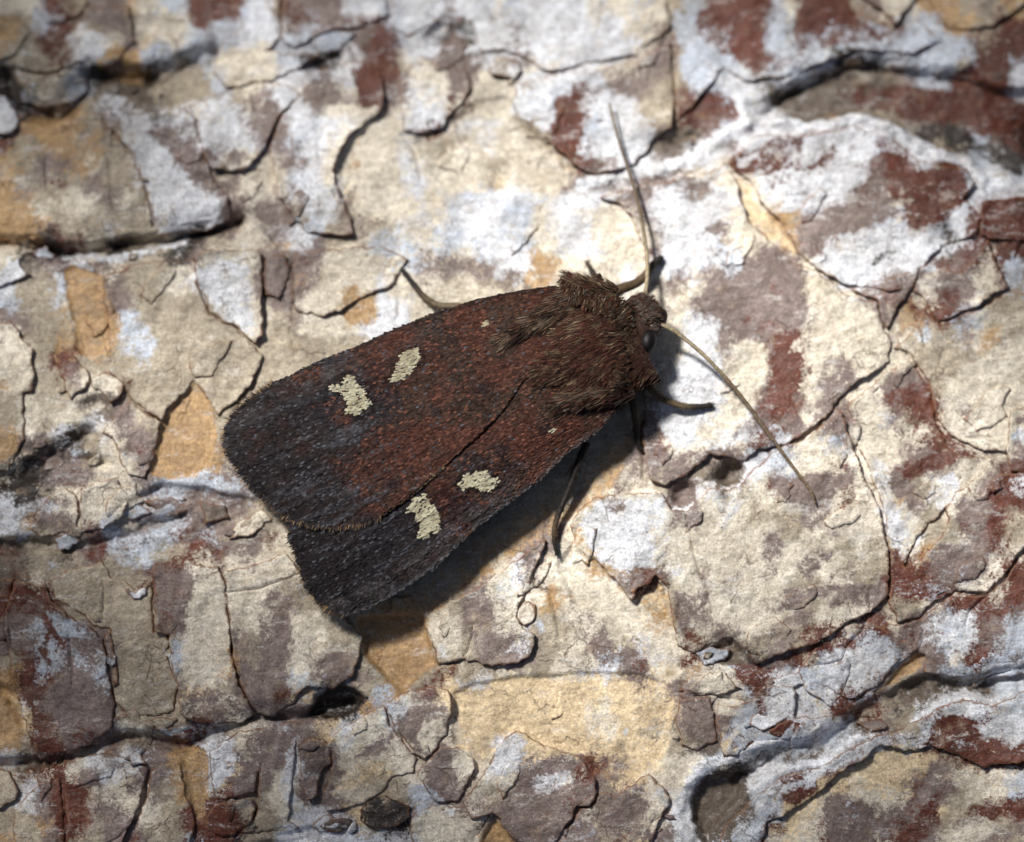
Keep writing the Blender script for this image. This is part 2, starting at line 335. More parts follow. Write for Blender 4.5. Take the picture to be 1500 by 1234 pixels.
# stains: patches of colour that stand out, plus a painted tint for the moth's shadow
STAINS_AND_SHADE = [
 ('L',[(1087,379),(1137,375),(1178,384),(1183,411),(1189,443),(1187,474),(1183,520),(1178,551),(1196,583),(1205,610),(1155,642),(1110,583),(1128,547),(1133,515),(1115,497),(1074,506),(1060,533),(1053,492),(1074,461),(1101,429),(1092,402)]),
 ('R',[(1133,488),(1174,483),(1183,547),(1165,583),(1137,620),(1115,588),(1133,547)]),
 ('C',[(1066,520),(1090,500),(1118,515),(1124,540),(1105,563),(1080,555)]), ('C',[(1162,502),(1172,499),(1178,508),(1170,516),(1160,512)]),
 ('C',[(1170,608),(1190,604),(1195,614),(1180,622)]), ('C',[(1168,572),(1180,562),(1194,578),(1180,590)]),
 ('R',[(1092,651),(1119,619),(1137,642),(1110,656)]),
 ('L',[(956,647),(970,610),(951,601),(945,650),(955,701),(979,703),(1042,671),(1092,676),(1092,656),(1047,656),(988,665)]),
 ('L',[(1128,701),(1228,692),(1260,678),(1255,701),(1228,715),(1196,746),(1155,737)]),
 ('R',[(1290,570),(1330,555),(1355,565),(1372,600),(1380,630),(1410,650),(1455,668),(1450,676),(1400,667),(1385,677),(1360,697),(1315,702),(1310,688),(1340,682),(1370,665),(1365,640),(1355,600),(1335,582),(1300,592)]),
 ('L',[(1285,562),(1310,546),(1345,543),(1362,562),(1330,562),(1300,578)]), ('L',[(1400,600),(1420,592),(1430,608),(1412,618)]),
 ('L',[(1285,700),(1320,690),(1345,720),(1360,750),(1345,762),(1320,730)]), ('W',[(1275,690),(1300,700),(1320,760),(1330,800),(1320,815),(1300,790),(1290,740)]),
 ('W',[(1370,700),(1395,690),(1405,720),(1380,750),(1360,735)]),
 ('W',[(1000,520),(1050,505),(1058,560),(1045,590),(1000,600),(985,640),(1040,640),(1100,600),(1110,640),(1060,655),(990,655),(968,620),(985,560)]),
 ('R',[(1065,238),(1120,207),(1160,197),(1180,207),(1150,235),(1110,255),(1082,255)]), ('R',[(1160,255),(1200,230),(1230,205),(1230,225),(1200,245),(1175,258)]),
 ('W',[(1108,265),(1150,250),(1200,245),(1250,240),(1255,265),(1230,290),(1180,305),(1140,315),(1118,295)]),
 ('W',[(1082,230),(1110,217),(1112,232),(1090,243)]),
 ('R',[(1300,230),(1330,215),(1340,250),(1390,245),(1415,245),(1420,290),(1390,320),(1340,340),(1320,320),(1335,290),(1300,290),(1290,260)]),
 ('L',[(1160,322),(1240,302),(1300,290),(1310,320),(1260,340),(1215,350),(1200,380),(1172,368)]),
 ('W',[(1215,350),(1260,335),(1330,340),(1360,350),(1340,380),(1290,400),(1250,415),(1215,395)]), ('K',[(1270,385),(1290,374),(1312,366),(1306,378),(1286,388)]),
 ('R',[(1010,20),(1060,0),(1110,0),(1105,60),(1060,84),(1030,60)]), ('R',[(1060,72),(1110,70),(1122,92),(1080,87)]),
 ('R',[(990,135),(1020,140),(1075,140),(1080,165),(1030,175),(995,190)]), ('R',[(1180,0),(1240,10),(1280,40),(1300,58),(1250,62),(1200,70),(1180,40)]),
 ('B',[(990,20),(1020,15),(1010,60),(990,70)]), ('B',[(990,85),(1040,80),(1045,130),(1020,150),(995,110)]), ('B',[(1120,30),(1150,20),(1150,70),(1130,65)]),
 ('R',[(1250,130),(1350,122),(1480,150),(1510,230),(1440,190),(1340,170),(1260,150)]), ('K',[(1330,175),(1420,195),(1500,235),(1500,262),(1420,220),(1350,195)]),
 ('K',[(1200,112),(1250,86),(1300,92),(1350,100),(1300,104),(1240,104)]), ('K',[(1110,150),(1150,128),(1175,128),(1140,148)]),
 ('R',[(810,135),(845,135),(850,170),(848,210),(845,242),(825,225),(808,200),(812,170)]), ('W',[(758,128),(805,125),(808,185),(795,195),(775,180),(757,165)]),
 ('R',[(515,100),(545,95),(560,140),(555,160),(530,165),(522,140)]), ('L',[(440,140),(500,130),(515,150),(460,160)]),
 ('W',[(185,200),(230,205),(265,245),(295,290),(325,310),(300,335),(230,340),(218,280),(200,235)]),
 ('L',[(215,195),(255,185),(275,165),(285,190),(300,250),(325,290),(300,285),(270,245),(240,215)]),
 ('L',[(370,130),(395,140),(385,180),(375,195),(360,180)]), ('L',[(300,215),(310,245),(345,250),(370,225),(345,220),(325,238)]), ('R',[(395,0),(440,0),(470,30),(430,35)]), ('R',[(300,0),(360,0),(350,25),(310,35)]),
 ('W',[(290,400),(330,380),(365,390),(378,450),(376,495),(350,475),(320,465),(300,440)]),
 ('R',[(22,852),(68,862),(72,890),(40,905),(25,900)]), ('R',[(62,870),(71,870),(75,1000),(64,1000)]), ('R',[(28,985),(50,1000),(60,1040),(48,1047),(35,1020)]), ('B',[(75,900),(105,905),(120,930),(95,935),(78,925)]), ('R',[(60,1040),(85,1060),(95,1100),(70,1105)]),
 ('L',[(225,835),(275,835),(290,860),(280,900),(268,930),(228,925),(226,890)]), ('C',[(285,850),(325,840),(332,880),(336,940),(335,1000),(275,1020),(280,960),(275,900)]), ('L',[(265,1010),(330,1010),(360,1040),(340,1055),(270,1045)]),
 ('L',[(390,870),(430,870),(420,960),(400,1020),(375,1010),(380,930)]), ('L',[(455,955),(510,955),(512,985),(490,1005),(455,995)]),
 ('W',[(305,1085),(350,1080),(345,1120),(325,1150),(310,1165),(302,1130)]), ('L',[(360,1080),(420,1070),(415,1115),(365,1120)]), ('L',[(345,1140),(375,1130),(374,1160),(340,1168)]), ('W',[(420,1100),(440,1080),(432,1160),(450,1200),(425,1205),(415,1150)]),
 ('L',[(120,1120),(145,1120),(148,1155),(118,1155)]), ('L',[(180,1130),(205,1130),(205,1165),(185,1165)]), ('R',[(75,1130),(92,1130),(100,1190),(98,1234),(88,1234),(80,1180)]),
 ('C',[(490,1075),(560,1040),(570,1080),(600,1110),(560,1120),(500,1130)]), ('L',[(520,1110),(560,1080),(575,1070),(565,1095),(535,1115)]),
 ('L',[(570,1055),(600,1035),(655,1030),(655,1075),(620,1110),(590,1080)]), ('C',[(617,1060),(640,1050),(648,1070),(640,1090),(622,1105),(615,1085)]),
 ('L',[(615,1120),(650,1100),(670,1115),(675,1150),(650,1170),(625,1150)]), ('C',[(665,1100),(693,1110),(690,1135),(675,1150),(668,1125)]),
 ('L',[(760,1105),(800,1095),(850,1110),(868,1150),(860,1180),(830,1200),(800,1230),(745,1220),(725,1190),(755,1150)]), ('W',[(705,1135),(725,1105),(745,1078),(765,1075),(762,1110),(755,1135),(710,1145)]),
 ('W',[(785,1140),(835,1125),(840,1145),(810,1165),(790,1165)]), ('R',[(850,1110),(865,1145),(850,1150),(840,1125)]),
 ('W',[(845,780),(870,740),(930,730),(975,740),(985,790),(960,830),(920,840),(880,820)]), ('L',[(905,835),(935,830),(950,850),(930,865),(922,875),(905,855)]), ('L',[(880,735),(915,732),(918,748),(890,752)]),
 ('L',[(985,870),(1020,870),(1030,890),(1010,910),(1005,930),(990,920)]), ('L',[(1050,910),(1075,900),(1090,930),(1045,940)]),
 ('L',[(1120,780),(1145,790),(1140,840),(1120,850)]), ('L',[(1160,830),(1200,800),(1230,810),(1180,850)]), ('L',[(1110,870),(1180,862),(1260,850),(1300,860),(1280,890),(1200,880),(1130,900)]),
 ('R',[(1145,1140),(1190,1135),(1195,1155),(1160,1180),(1140,1165)]), ('R',[(1370,1050),(1400,1045),(1440,1050),(1430,1080),(1400,1085),(1375,1075)]), ('R',[(1380,1090),(1420,1100),(1465,1095),(1530,1095),(1530,1114),(1460,1122),(1410,1112)]),
 ('W',[(1115,1165),(1200,1128),(1250,1090),(1290,1085),(1260,1105),(1200,1140),(1150,1160)]), ('W',[(1330,1095),(1360,1060),(1420,1022),(1460,1035),(1420,1045),(1370,1050),(1350,1090)]), ('W',[(1430,1060),(1500,1040),(1500,1085),(1440,1080)]),
 ('L',[(1210,1170),(1250,1165),(1280,1190),(1280,1240),(1210,1240)]), ('L',[(1290,1200),(1340,1170),(1365,1110),(1390,1140),(1360,1180),(1330,1220),(1290,1240)]), ('R',[(1390,1200),(1440,1180),(1510,1165),(1510,1185),(1430,1205),(1395,1215)]),
 ('S',[(1200,1160),(1230,1130),(1290,1100),(1300,1130),(1260,1165)]), ('C',[(1365,1130),(1430,1130),(1500,1120),(1500,1155),(1420,1170)]),
 ('W',[(1365,905),(1400,895),(1395,930),(1370,945),(1345,940)]), ('R',[(1275,895),(1300,905),(1310,925),(1290,940),(1280,920)]), ('W',[(1205,955),(1250,950),(1270,960),(1250,1000),(1215,1000)]),
 ('S',[(1075,262),(1095,270),(1120,310),(1150,350),(1165,375),(1130,355),(1100,320)]),
 ('L',[(935,275),(955,275),(950,310),(930,300)]), ('L',[(1000,290),(1030,275),(1048,262),(1040,285),(1015,298)]), ('L',[(1035,335),(1085,325),(1070,345),(1038,350)]),
 ('O',[(520,905),(640,840),(760,740),(860,660),(925,640),(900,715),(800,785),(640,888),(622,905)]), ('O',[(252,600),(285,575),(300,600),(300,670),(270,690),(235,690),(240,640)]), ('O',[(100,395),(145,405),(150,490),(120,500),(110,460)]), ('O',[(275,1105),(300,1100),(305,1150),(285,1150)]),  # first ochre polygon follows the moth's cast shadow, warming it in the colour
]
SX0, SY0, SST = -10, -10, 2.0
_sx, _sy = np.meshgrid(np.arange(SX0, 1520, SST), np.arange(SY0, 1250, SST))
STAIN_SHADE_MAP = np.full(_sx.shape, -1, int)
for let_, poly_ in STAINS_AND_SHADE:
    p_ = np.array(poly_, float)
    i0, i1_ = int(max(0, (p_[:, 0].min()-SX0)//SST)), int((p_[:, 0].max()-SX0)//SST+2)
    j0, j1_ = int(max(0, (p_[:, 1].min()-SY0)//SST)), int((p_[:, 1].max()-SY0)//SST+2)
    sl = (slice(j0, j1_), slice(i0, i1_)); STAIN_SHADE_MAP[sl][inside(poly_, _sx[sl], _sy[sl])] = LET.index(let_)

def pigment(x, y, force=None, seed=0):
    x = np.asarray(x, float); y = np.asarray(y, float)
    wx = x+24*fbm(x, y, 64, 301, 5, 0.68)+5*fbm(x, y, 9, 305, 2); wy = y+24*fbm(x, y, 64, 331, 5, 0.68)+5*fbm(x, y, 9, 335, 2)
    gx = mirror(wx/25.0, GW)-0.5; gy = mirror(wy/25.0, GH)-0.5
    ix = np.clip(np.floor(gx).astype(int), 0, GW-1); iy = np.clip(np.floor(gy).astype(int), 0, GH-1)
    ix1 = np.clip(ix+1, 0, GW-1); iy1 = np.clip(iy+1, 0, GH-1)
    fx = np.clip(gx-ix, 0, 1); fy = np.clip(gy-iy, 0, 1)
    fx = (fx*fx*(3-2*fx))[:, None]; fy = (fy*fy*(3-2*fy))[:, None]
    w = (SOFT[iy, ix]*(1-fx)+SOFT[iy, ix1]*fx)*(1-fy)+(SOFT[iy1, ix]*(1-fx)+SOFT[iy1, ix1]*fx)*fy
    w = w*np.array([1.06, 1.06, 1.0, 1.0, 0.95, 0.86, 0.97, 0.95, 1.0, 1.0])
    dx, dy = 14*fbm(x, y, 34, 371, 5, 0.75), 14*fbm(x, y, 34, 377, 5, 0.75)
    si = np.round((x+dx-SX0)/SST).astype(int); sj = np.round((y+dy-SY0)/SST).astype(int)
    ok = (si >= 0) & (sj >= 0) & (si < STAIN_SHADE_MAP.shape[1]) & (sj < STAIN_SHADE_MAP.shape[0])
    k_ = np.full(len(x), -1); k_[ok] = STAIN_SHADE_MAP[sj[ok], si[ok]]; hit = np.nonzero(k_ >= 0)[0]
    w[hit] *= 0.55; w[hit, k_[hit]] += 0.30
    if force == 'S': w[:, LET.index('S')] += 0.22
    elif force: w = w*0.5; w[:, LET.index(force)] += 0.5
    ra = 0.95+0.5*fbm(x, y, 500, 390, 2)         # streaks run slantwise with the grain
    u = (x*np.cos(ra)-y*np.sin(ra))/2.6; v = x*np.sin(ra)+y*np.cos(ra)
    sd = seed % 97
    for k in range(len(LET)):
        w[:, k] += (0.10+0.85*np.sqrt(w[:, k]))*(0.52*fbm(u, v, 17, 400+k*31+sd*7, 5, 0.78)+0.07*vnoise(x, y, 3.6, 600+k))
    i1 = w.argmax(1); n = np.arange(len(x)); w1 = w[n, i1].copy(); w2m = w.copy(); w2m[n, i1] = -9
    i2 = w2m.argmax(1); w2 = w2m[n, i2]
    f = 0.5-np.clip((w1-w2)*0.95, 0, 0.5); sg = np.where(i1 < i2, 1.0, -1.0)
    tone = (1+0.12*fbm(x, y, 120, 640+sd, 3)+0.14*fbm(u, v, 30, 650+sd, 4))[:, None]
    return np.column_stack([PAL[i1]*tone, PAL[i2]*tone, f, sg])

# ---- traced furrows, pits, ridges, cracks, loose plates (p units, image-down)
FURROWS = [  # points, width, depth
 ([(-30,112),(5,112),(25,150),(60,168),(100,155),(130,118),(170,105),(215,112),(260,95),(290,82),(312,76)], 13, 40),
 ([(120,118),(160,128),(200,132),(250,122),(285,115)], 22, 12),
 ([(-30,352),(20,358),(50,361),(90,370),(130,366),(165,363),(210,355),(260,345),(300,337),(330,332),(350,322)], 9, 44),
 ([(-20,698),(20,704),(50,690),(80,668),(100,652),(130,638)], 14, 26),
 ([(70,684),(100,676),(150,678)], 7, 10),
 ([(0,806),(60,797),(100,806),(140,797),(170,790),(230,770),(262,758)], 11, 20),
 ([(-20,1126),(60,1119),(100,1111),(150,1090),(185,1076),(230,1086),(275,1096),(300,1076),(345,1060),(375,1048),(440,1052),(470,1040),(512,1030)], 8, 28),
 ([(1090,1142),(1120,1117),(1150,1106),(1200,1096),(1230,1072),(1260,1052),(1300,1026),(1330,1011),(1370,1004),(1420,1006),(1452,1004)], 15, 26),
 ([(1105,160),(1150,138),(1200,118),(1235,95),(1290,92),(1350,104),(1420,112)], 10, 16),
 ([(1330,195),(1360,222),(1400,228),(1440,250)], 7, 14),
 ([(950,212),(985,215),(1015,205)], 16, 18),
 ([(430,92),(455,95),(490,82)], 9, 16),
 ([(410,1224),(450,1220),(462,1217),(470,1224),(440,1232),(300,1250)], 5, 10),
 ([(742,1170),(760,1160),(800,1165)], 3, 2),
 ([(325,1222),(345,1210),(370,1190)], 6, 12),
 ([(0,1010),(15,1020),(25,1045),(35,1055)], 8, 14),
]
PITS = [  # polygon, depth, letter
 ([(1105,168),(1150,130),(1210,108),(1260,88),(1330,102),(1400,108),(1460,128),(1530,130),(1530,270),(1450,250),(1390,222),(1345,205),(1310,182),(1250,166),(1180,176),(1120,174)], 22, None),
 ([(620,50),(645,30),(670,35),(690,45),(685,62),(650,68),(625,66)], 12, None),
 ([(1378,330),(1395,318),(1402,340),(1410,352),(1390,358),(1372,352)], 26, 'K'),
 ([(1272,382),(1290,372),(1310,366),(1305,378),(1285,386)], 15, 'G'),
 ([(112,588),(140,575),(160,592),(166,616),(142,628),(118,606)], 13, None),
 ([(150,765),(200,722),(240,706),(300,714),(380,730),(388,746),(345,776),(290,800),(240,816),(200,830),(160,800)], 12, None),
 ([(985,742),(982,715),(1000,702),(1020,712),(1018,735),(1003,744)], 15, 'L'),
 ([(1046,690),(1060,676),(1082,670),(1092,686),(1085,705),(1068,714),(1050,706)], 24, 'G'),
 ([(188,1078),(212,1066),(300,1060),(306,1085),(270,1105),(222,1110),(192,1096)], 7, None),
 ([(448,1052),(465,1020),(490,1002),(515,1008),(540,1022),(520,1046),(490,1056)], 20, 'K'),
 ([(1012,1172),(1028,1142),(1058,1130),(1085,1143),(1090,1170),(1062,1196),(1047,1212),(1032,1228),(1014,1204)], 24, 'G'),
 ([(1328,628),(1342,626),(1344,640),(1330,642)], 9, 'G'),
 ([(1020,960),(1040,948),(1072,934),(1092,952),(1096,972),(1060,975),(1030,972)], 16, 'G'),
 ([(25,950),(45,1000),(50,1040),(38,1055),(22,1020),(12,980)], 6, None),
 ([(1395,858),(1405,848),(1425,855),(1428,864),(1410,862)], 8, 'R'),
]
RECESS = [  # polygon, depth, letter, sharp inset floors of fresh inner bark
 ([(92,395),(105,388),(125,395),(148,402),(152,420),(152,450),(160,480),(156,502),(148,516),(125,524),(112,510),(108,480),(98,440)], 6, 'O'),
 ([(250,594),(273,575),(285,558),(312,590),(318,640),(302,680),(285,700),(250,703),(220,695),(228,660),(238,620)], 7, 'O'),
 ([(520,905),(620,900),(628,935),(642,975),(622,985),(592,1015),(570,1000),(535,962)], 17, 'O'),
 ([(838,800),(868,820),(900,850),(926,882),(950,852),(976,858),(985,910),(990,950),(1002,978),(975,1010),(930,960),(890,900),(840,880),(815,830)], 6, 'S'),
 ([(665,1015),(700,1000),(740,995),(850,985),(930,985),(985,1005),(985,1080),(960,1130),(930,1140),(872,1130),(860,1108),(830,1095),(790,1090),(770,1072),(750,1068),(730,1095),(700,1132),(690,1105),(668,1092),(662,1060)], 6, 'S'),
 ([(705,1228),(727,1198),(738,1215),(758,1240),(750,1280),(700,1280)], 9, 'O'),
 ([(265,1108),(282,1094),(300,1098),(306,1112),(306,1150),(300,1192),(290,1202),(276,1160)], 6, 'O'),
 ([(1290,1010),(1320,975),(1345,955),(1356,960),(1350,976),(1320,996)], 9, 'O'),
 ([(495,235),(515,205),(560,165),(575,140),(590,195),(650,190),(690,150),(745,140),(752,172),(800,205),(850,252),(830,275),(700,290),(600,300),(520,330),(500,290)], 5, 'S'),
 ([(1062,240),(1085,256),(1105,278),(1140,322),(1165,370),(1195,395),(1150,385),(1100,360),(1085,320),(1060,280)], 5, 'S'),
 ([(190,20),(220,28),(272,30),(272,62),(250,75),(200,72),(192,50)], 5, 'S'),
 ([(90,545),(75,520),(85,500),(95,520),(100,560)], 4, 'O'),
 ([(-20,1000),(10,1010),(22,1040),(35,1060),(12,1085),(-20,1090)], 5, 'O'),
]
RIDGES = [  # points, width, height : rounded chalky lips along the furrows
 ([(850,270),(890,264),(930,252),(970,247),(1010,237),(1040,212),(1060,196),(1100,182),(1150,177),(1178,190)], 10, 13),
 ([(1180,192),(1215,186),(1245,171),(1280,177),(1310,192),(1335,202),(1352,226),(1385,230),(1420,238),(1437,262),(1440,290)], 9, 13),
 ([(1060,118),(1078,125),(1090,150),(1098,178)], 10, 9),
 ([(1150,110),(1185,82),(1215,72)], 12, 10),
 ([(1030,1120),(1010,1146),(998,1170),(990,1200),(1006,1222),(1026,1248)], 9, 12),
 ([(1045,1118),(1075,1110),(1095,1096),(1122,1088),(1160,1082),(1200,1066)], 7, 9),
 ([(1100,1148),(1150,1128),(1200,1119),(1232,1100),(1255,1083),(1288,1090)], 8, 10),
 ([(1340,1062),(1372,1036),(1410,1020),(1460,1032)], 9, 8),
 ([(1075,716),(1090,706),(1096,690)], 4, 6),
 ([(988,747),(1003,750),(1018,742)], 4, 5),
 ([(620,72),(655,76),(700,70)], 8, 6),
 ([(1430,278),(1460,272),(1530,276)], 6, 8),
 ([(88,378),(120,374),(160,380),(210,368),(270,355)], 6, 5),
]
CRACKS = [
 [(66,240),(69,280),(80,290),(89,298)], [(160,236),(163,290),(170,310),(180,328)],
 [(590,198),(606,215),(612,240),(618,265)], [(1038,348),(1047,375),(1070,395),(1096,413)],
 [(330,832),(332,870),(338,930),(340,960),(346,976),(356,994),(363,1002)], [(332,868),(380,862),(440,840)],
 [(219,1128),(212,1165),(205,1190),(195,1200),(176,1226),(150,1240)], [(383,1120),(379,1165),(372,1190)],
 [(320,1176),(345,1170),(375,1165)], [(942,662),(944,700),(943,716)],
 [(1272,872),(1273,892),(1268,908),(1262,925),(1240,946),(1234,966),(1214,972),(1195,974)], [(1240,965),(1246,972),(1243,990),(1234,1006)],
 [(1350,920),(1351,938),(1346,950)], [(1442,874),(1420,896),(1413,912)], [(1430,1000),(1460,988),(1480,983)],
 [(1238,874),(1250,900)], [(780,838),(784,858),(792,868)], [(805,865),(815,900),(820,935)], [(190,581),(214,600),(238,618)],
 [(700,940),(690,915),(692,930),(684,955),(672,968),(655,972)], [(1002,750),(1010,780),(1018,820),(1040,880),(1045,915)],
 [(1147,655),(1168,640),(1185,632),(1200,620)], [(1095,1030),(1040,1018),(1020,1020)], [(982,1170),(972,1190),(955,1205)],
 [(1245,985),(1235,1010)], [(15,920),(18,950),(25,955)], [(150,850),(153,870),(150,905)], [(108,1000),(104,960),(102,930)],
 [(1240,630),(1258,660)], [(386,432),(387,470),(386,492)], [(428,385),(432,430),(430,470)], [(580,400),(586,430),(581,470)],
 [(1325,515),(1342,540)], [(1415,640),(1450,640)], [(560,140),(570,160)],
]
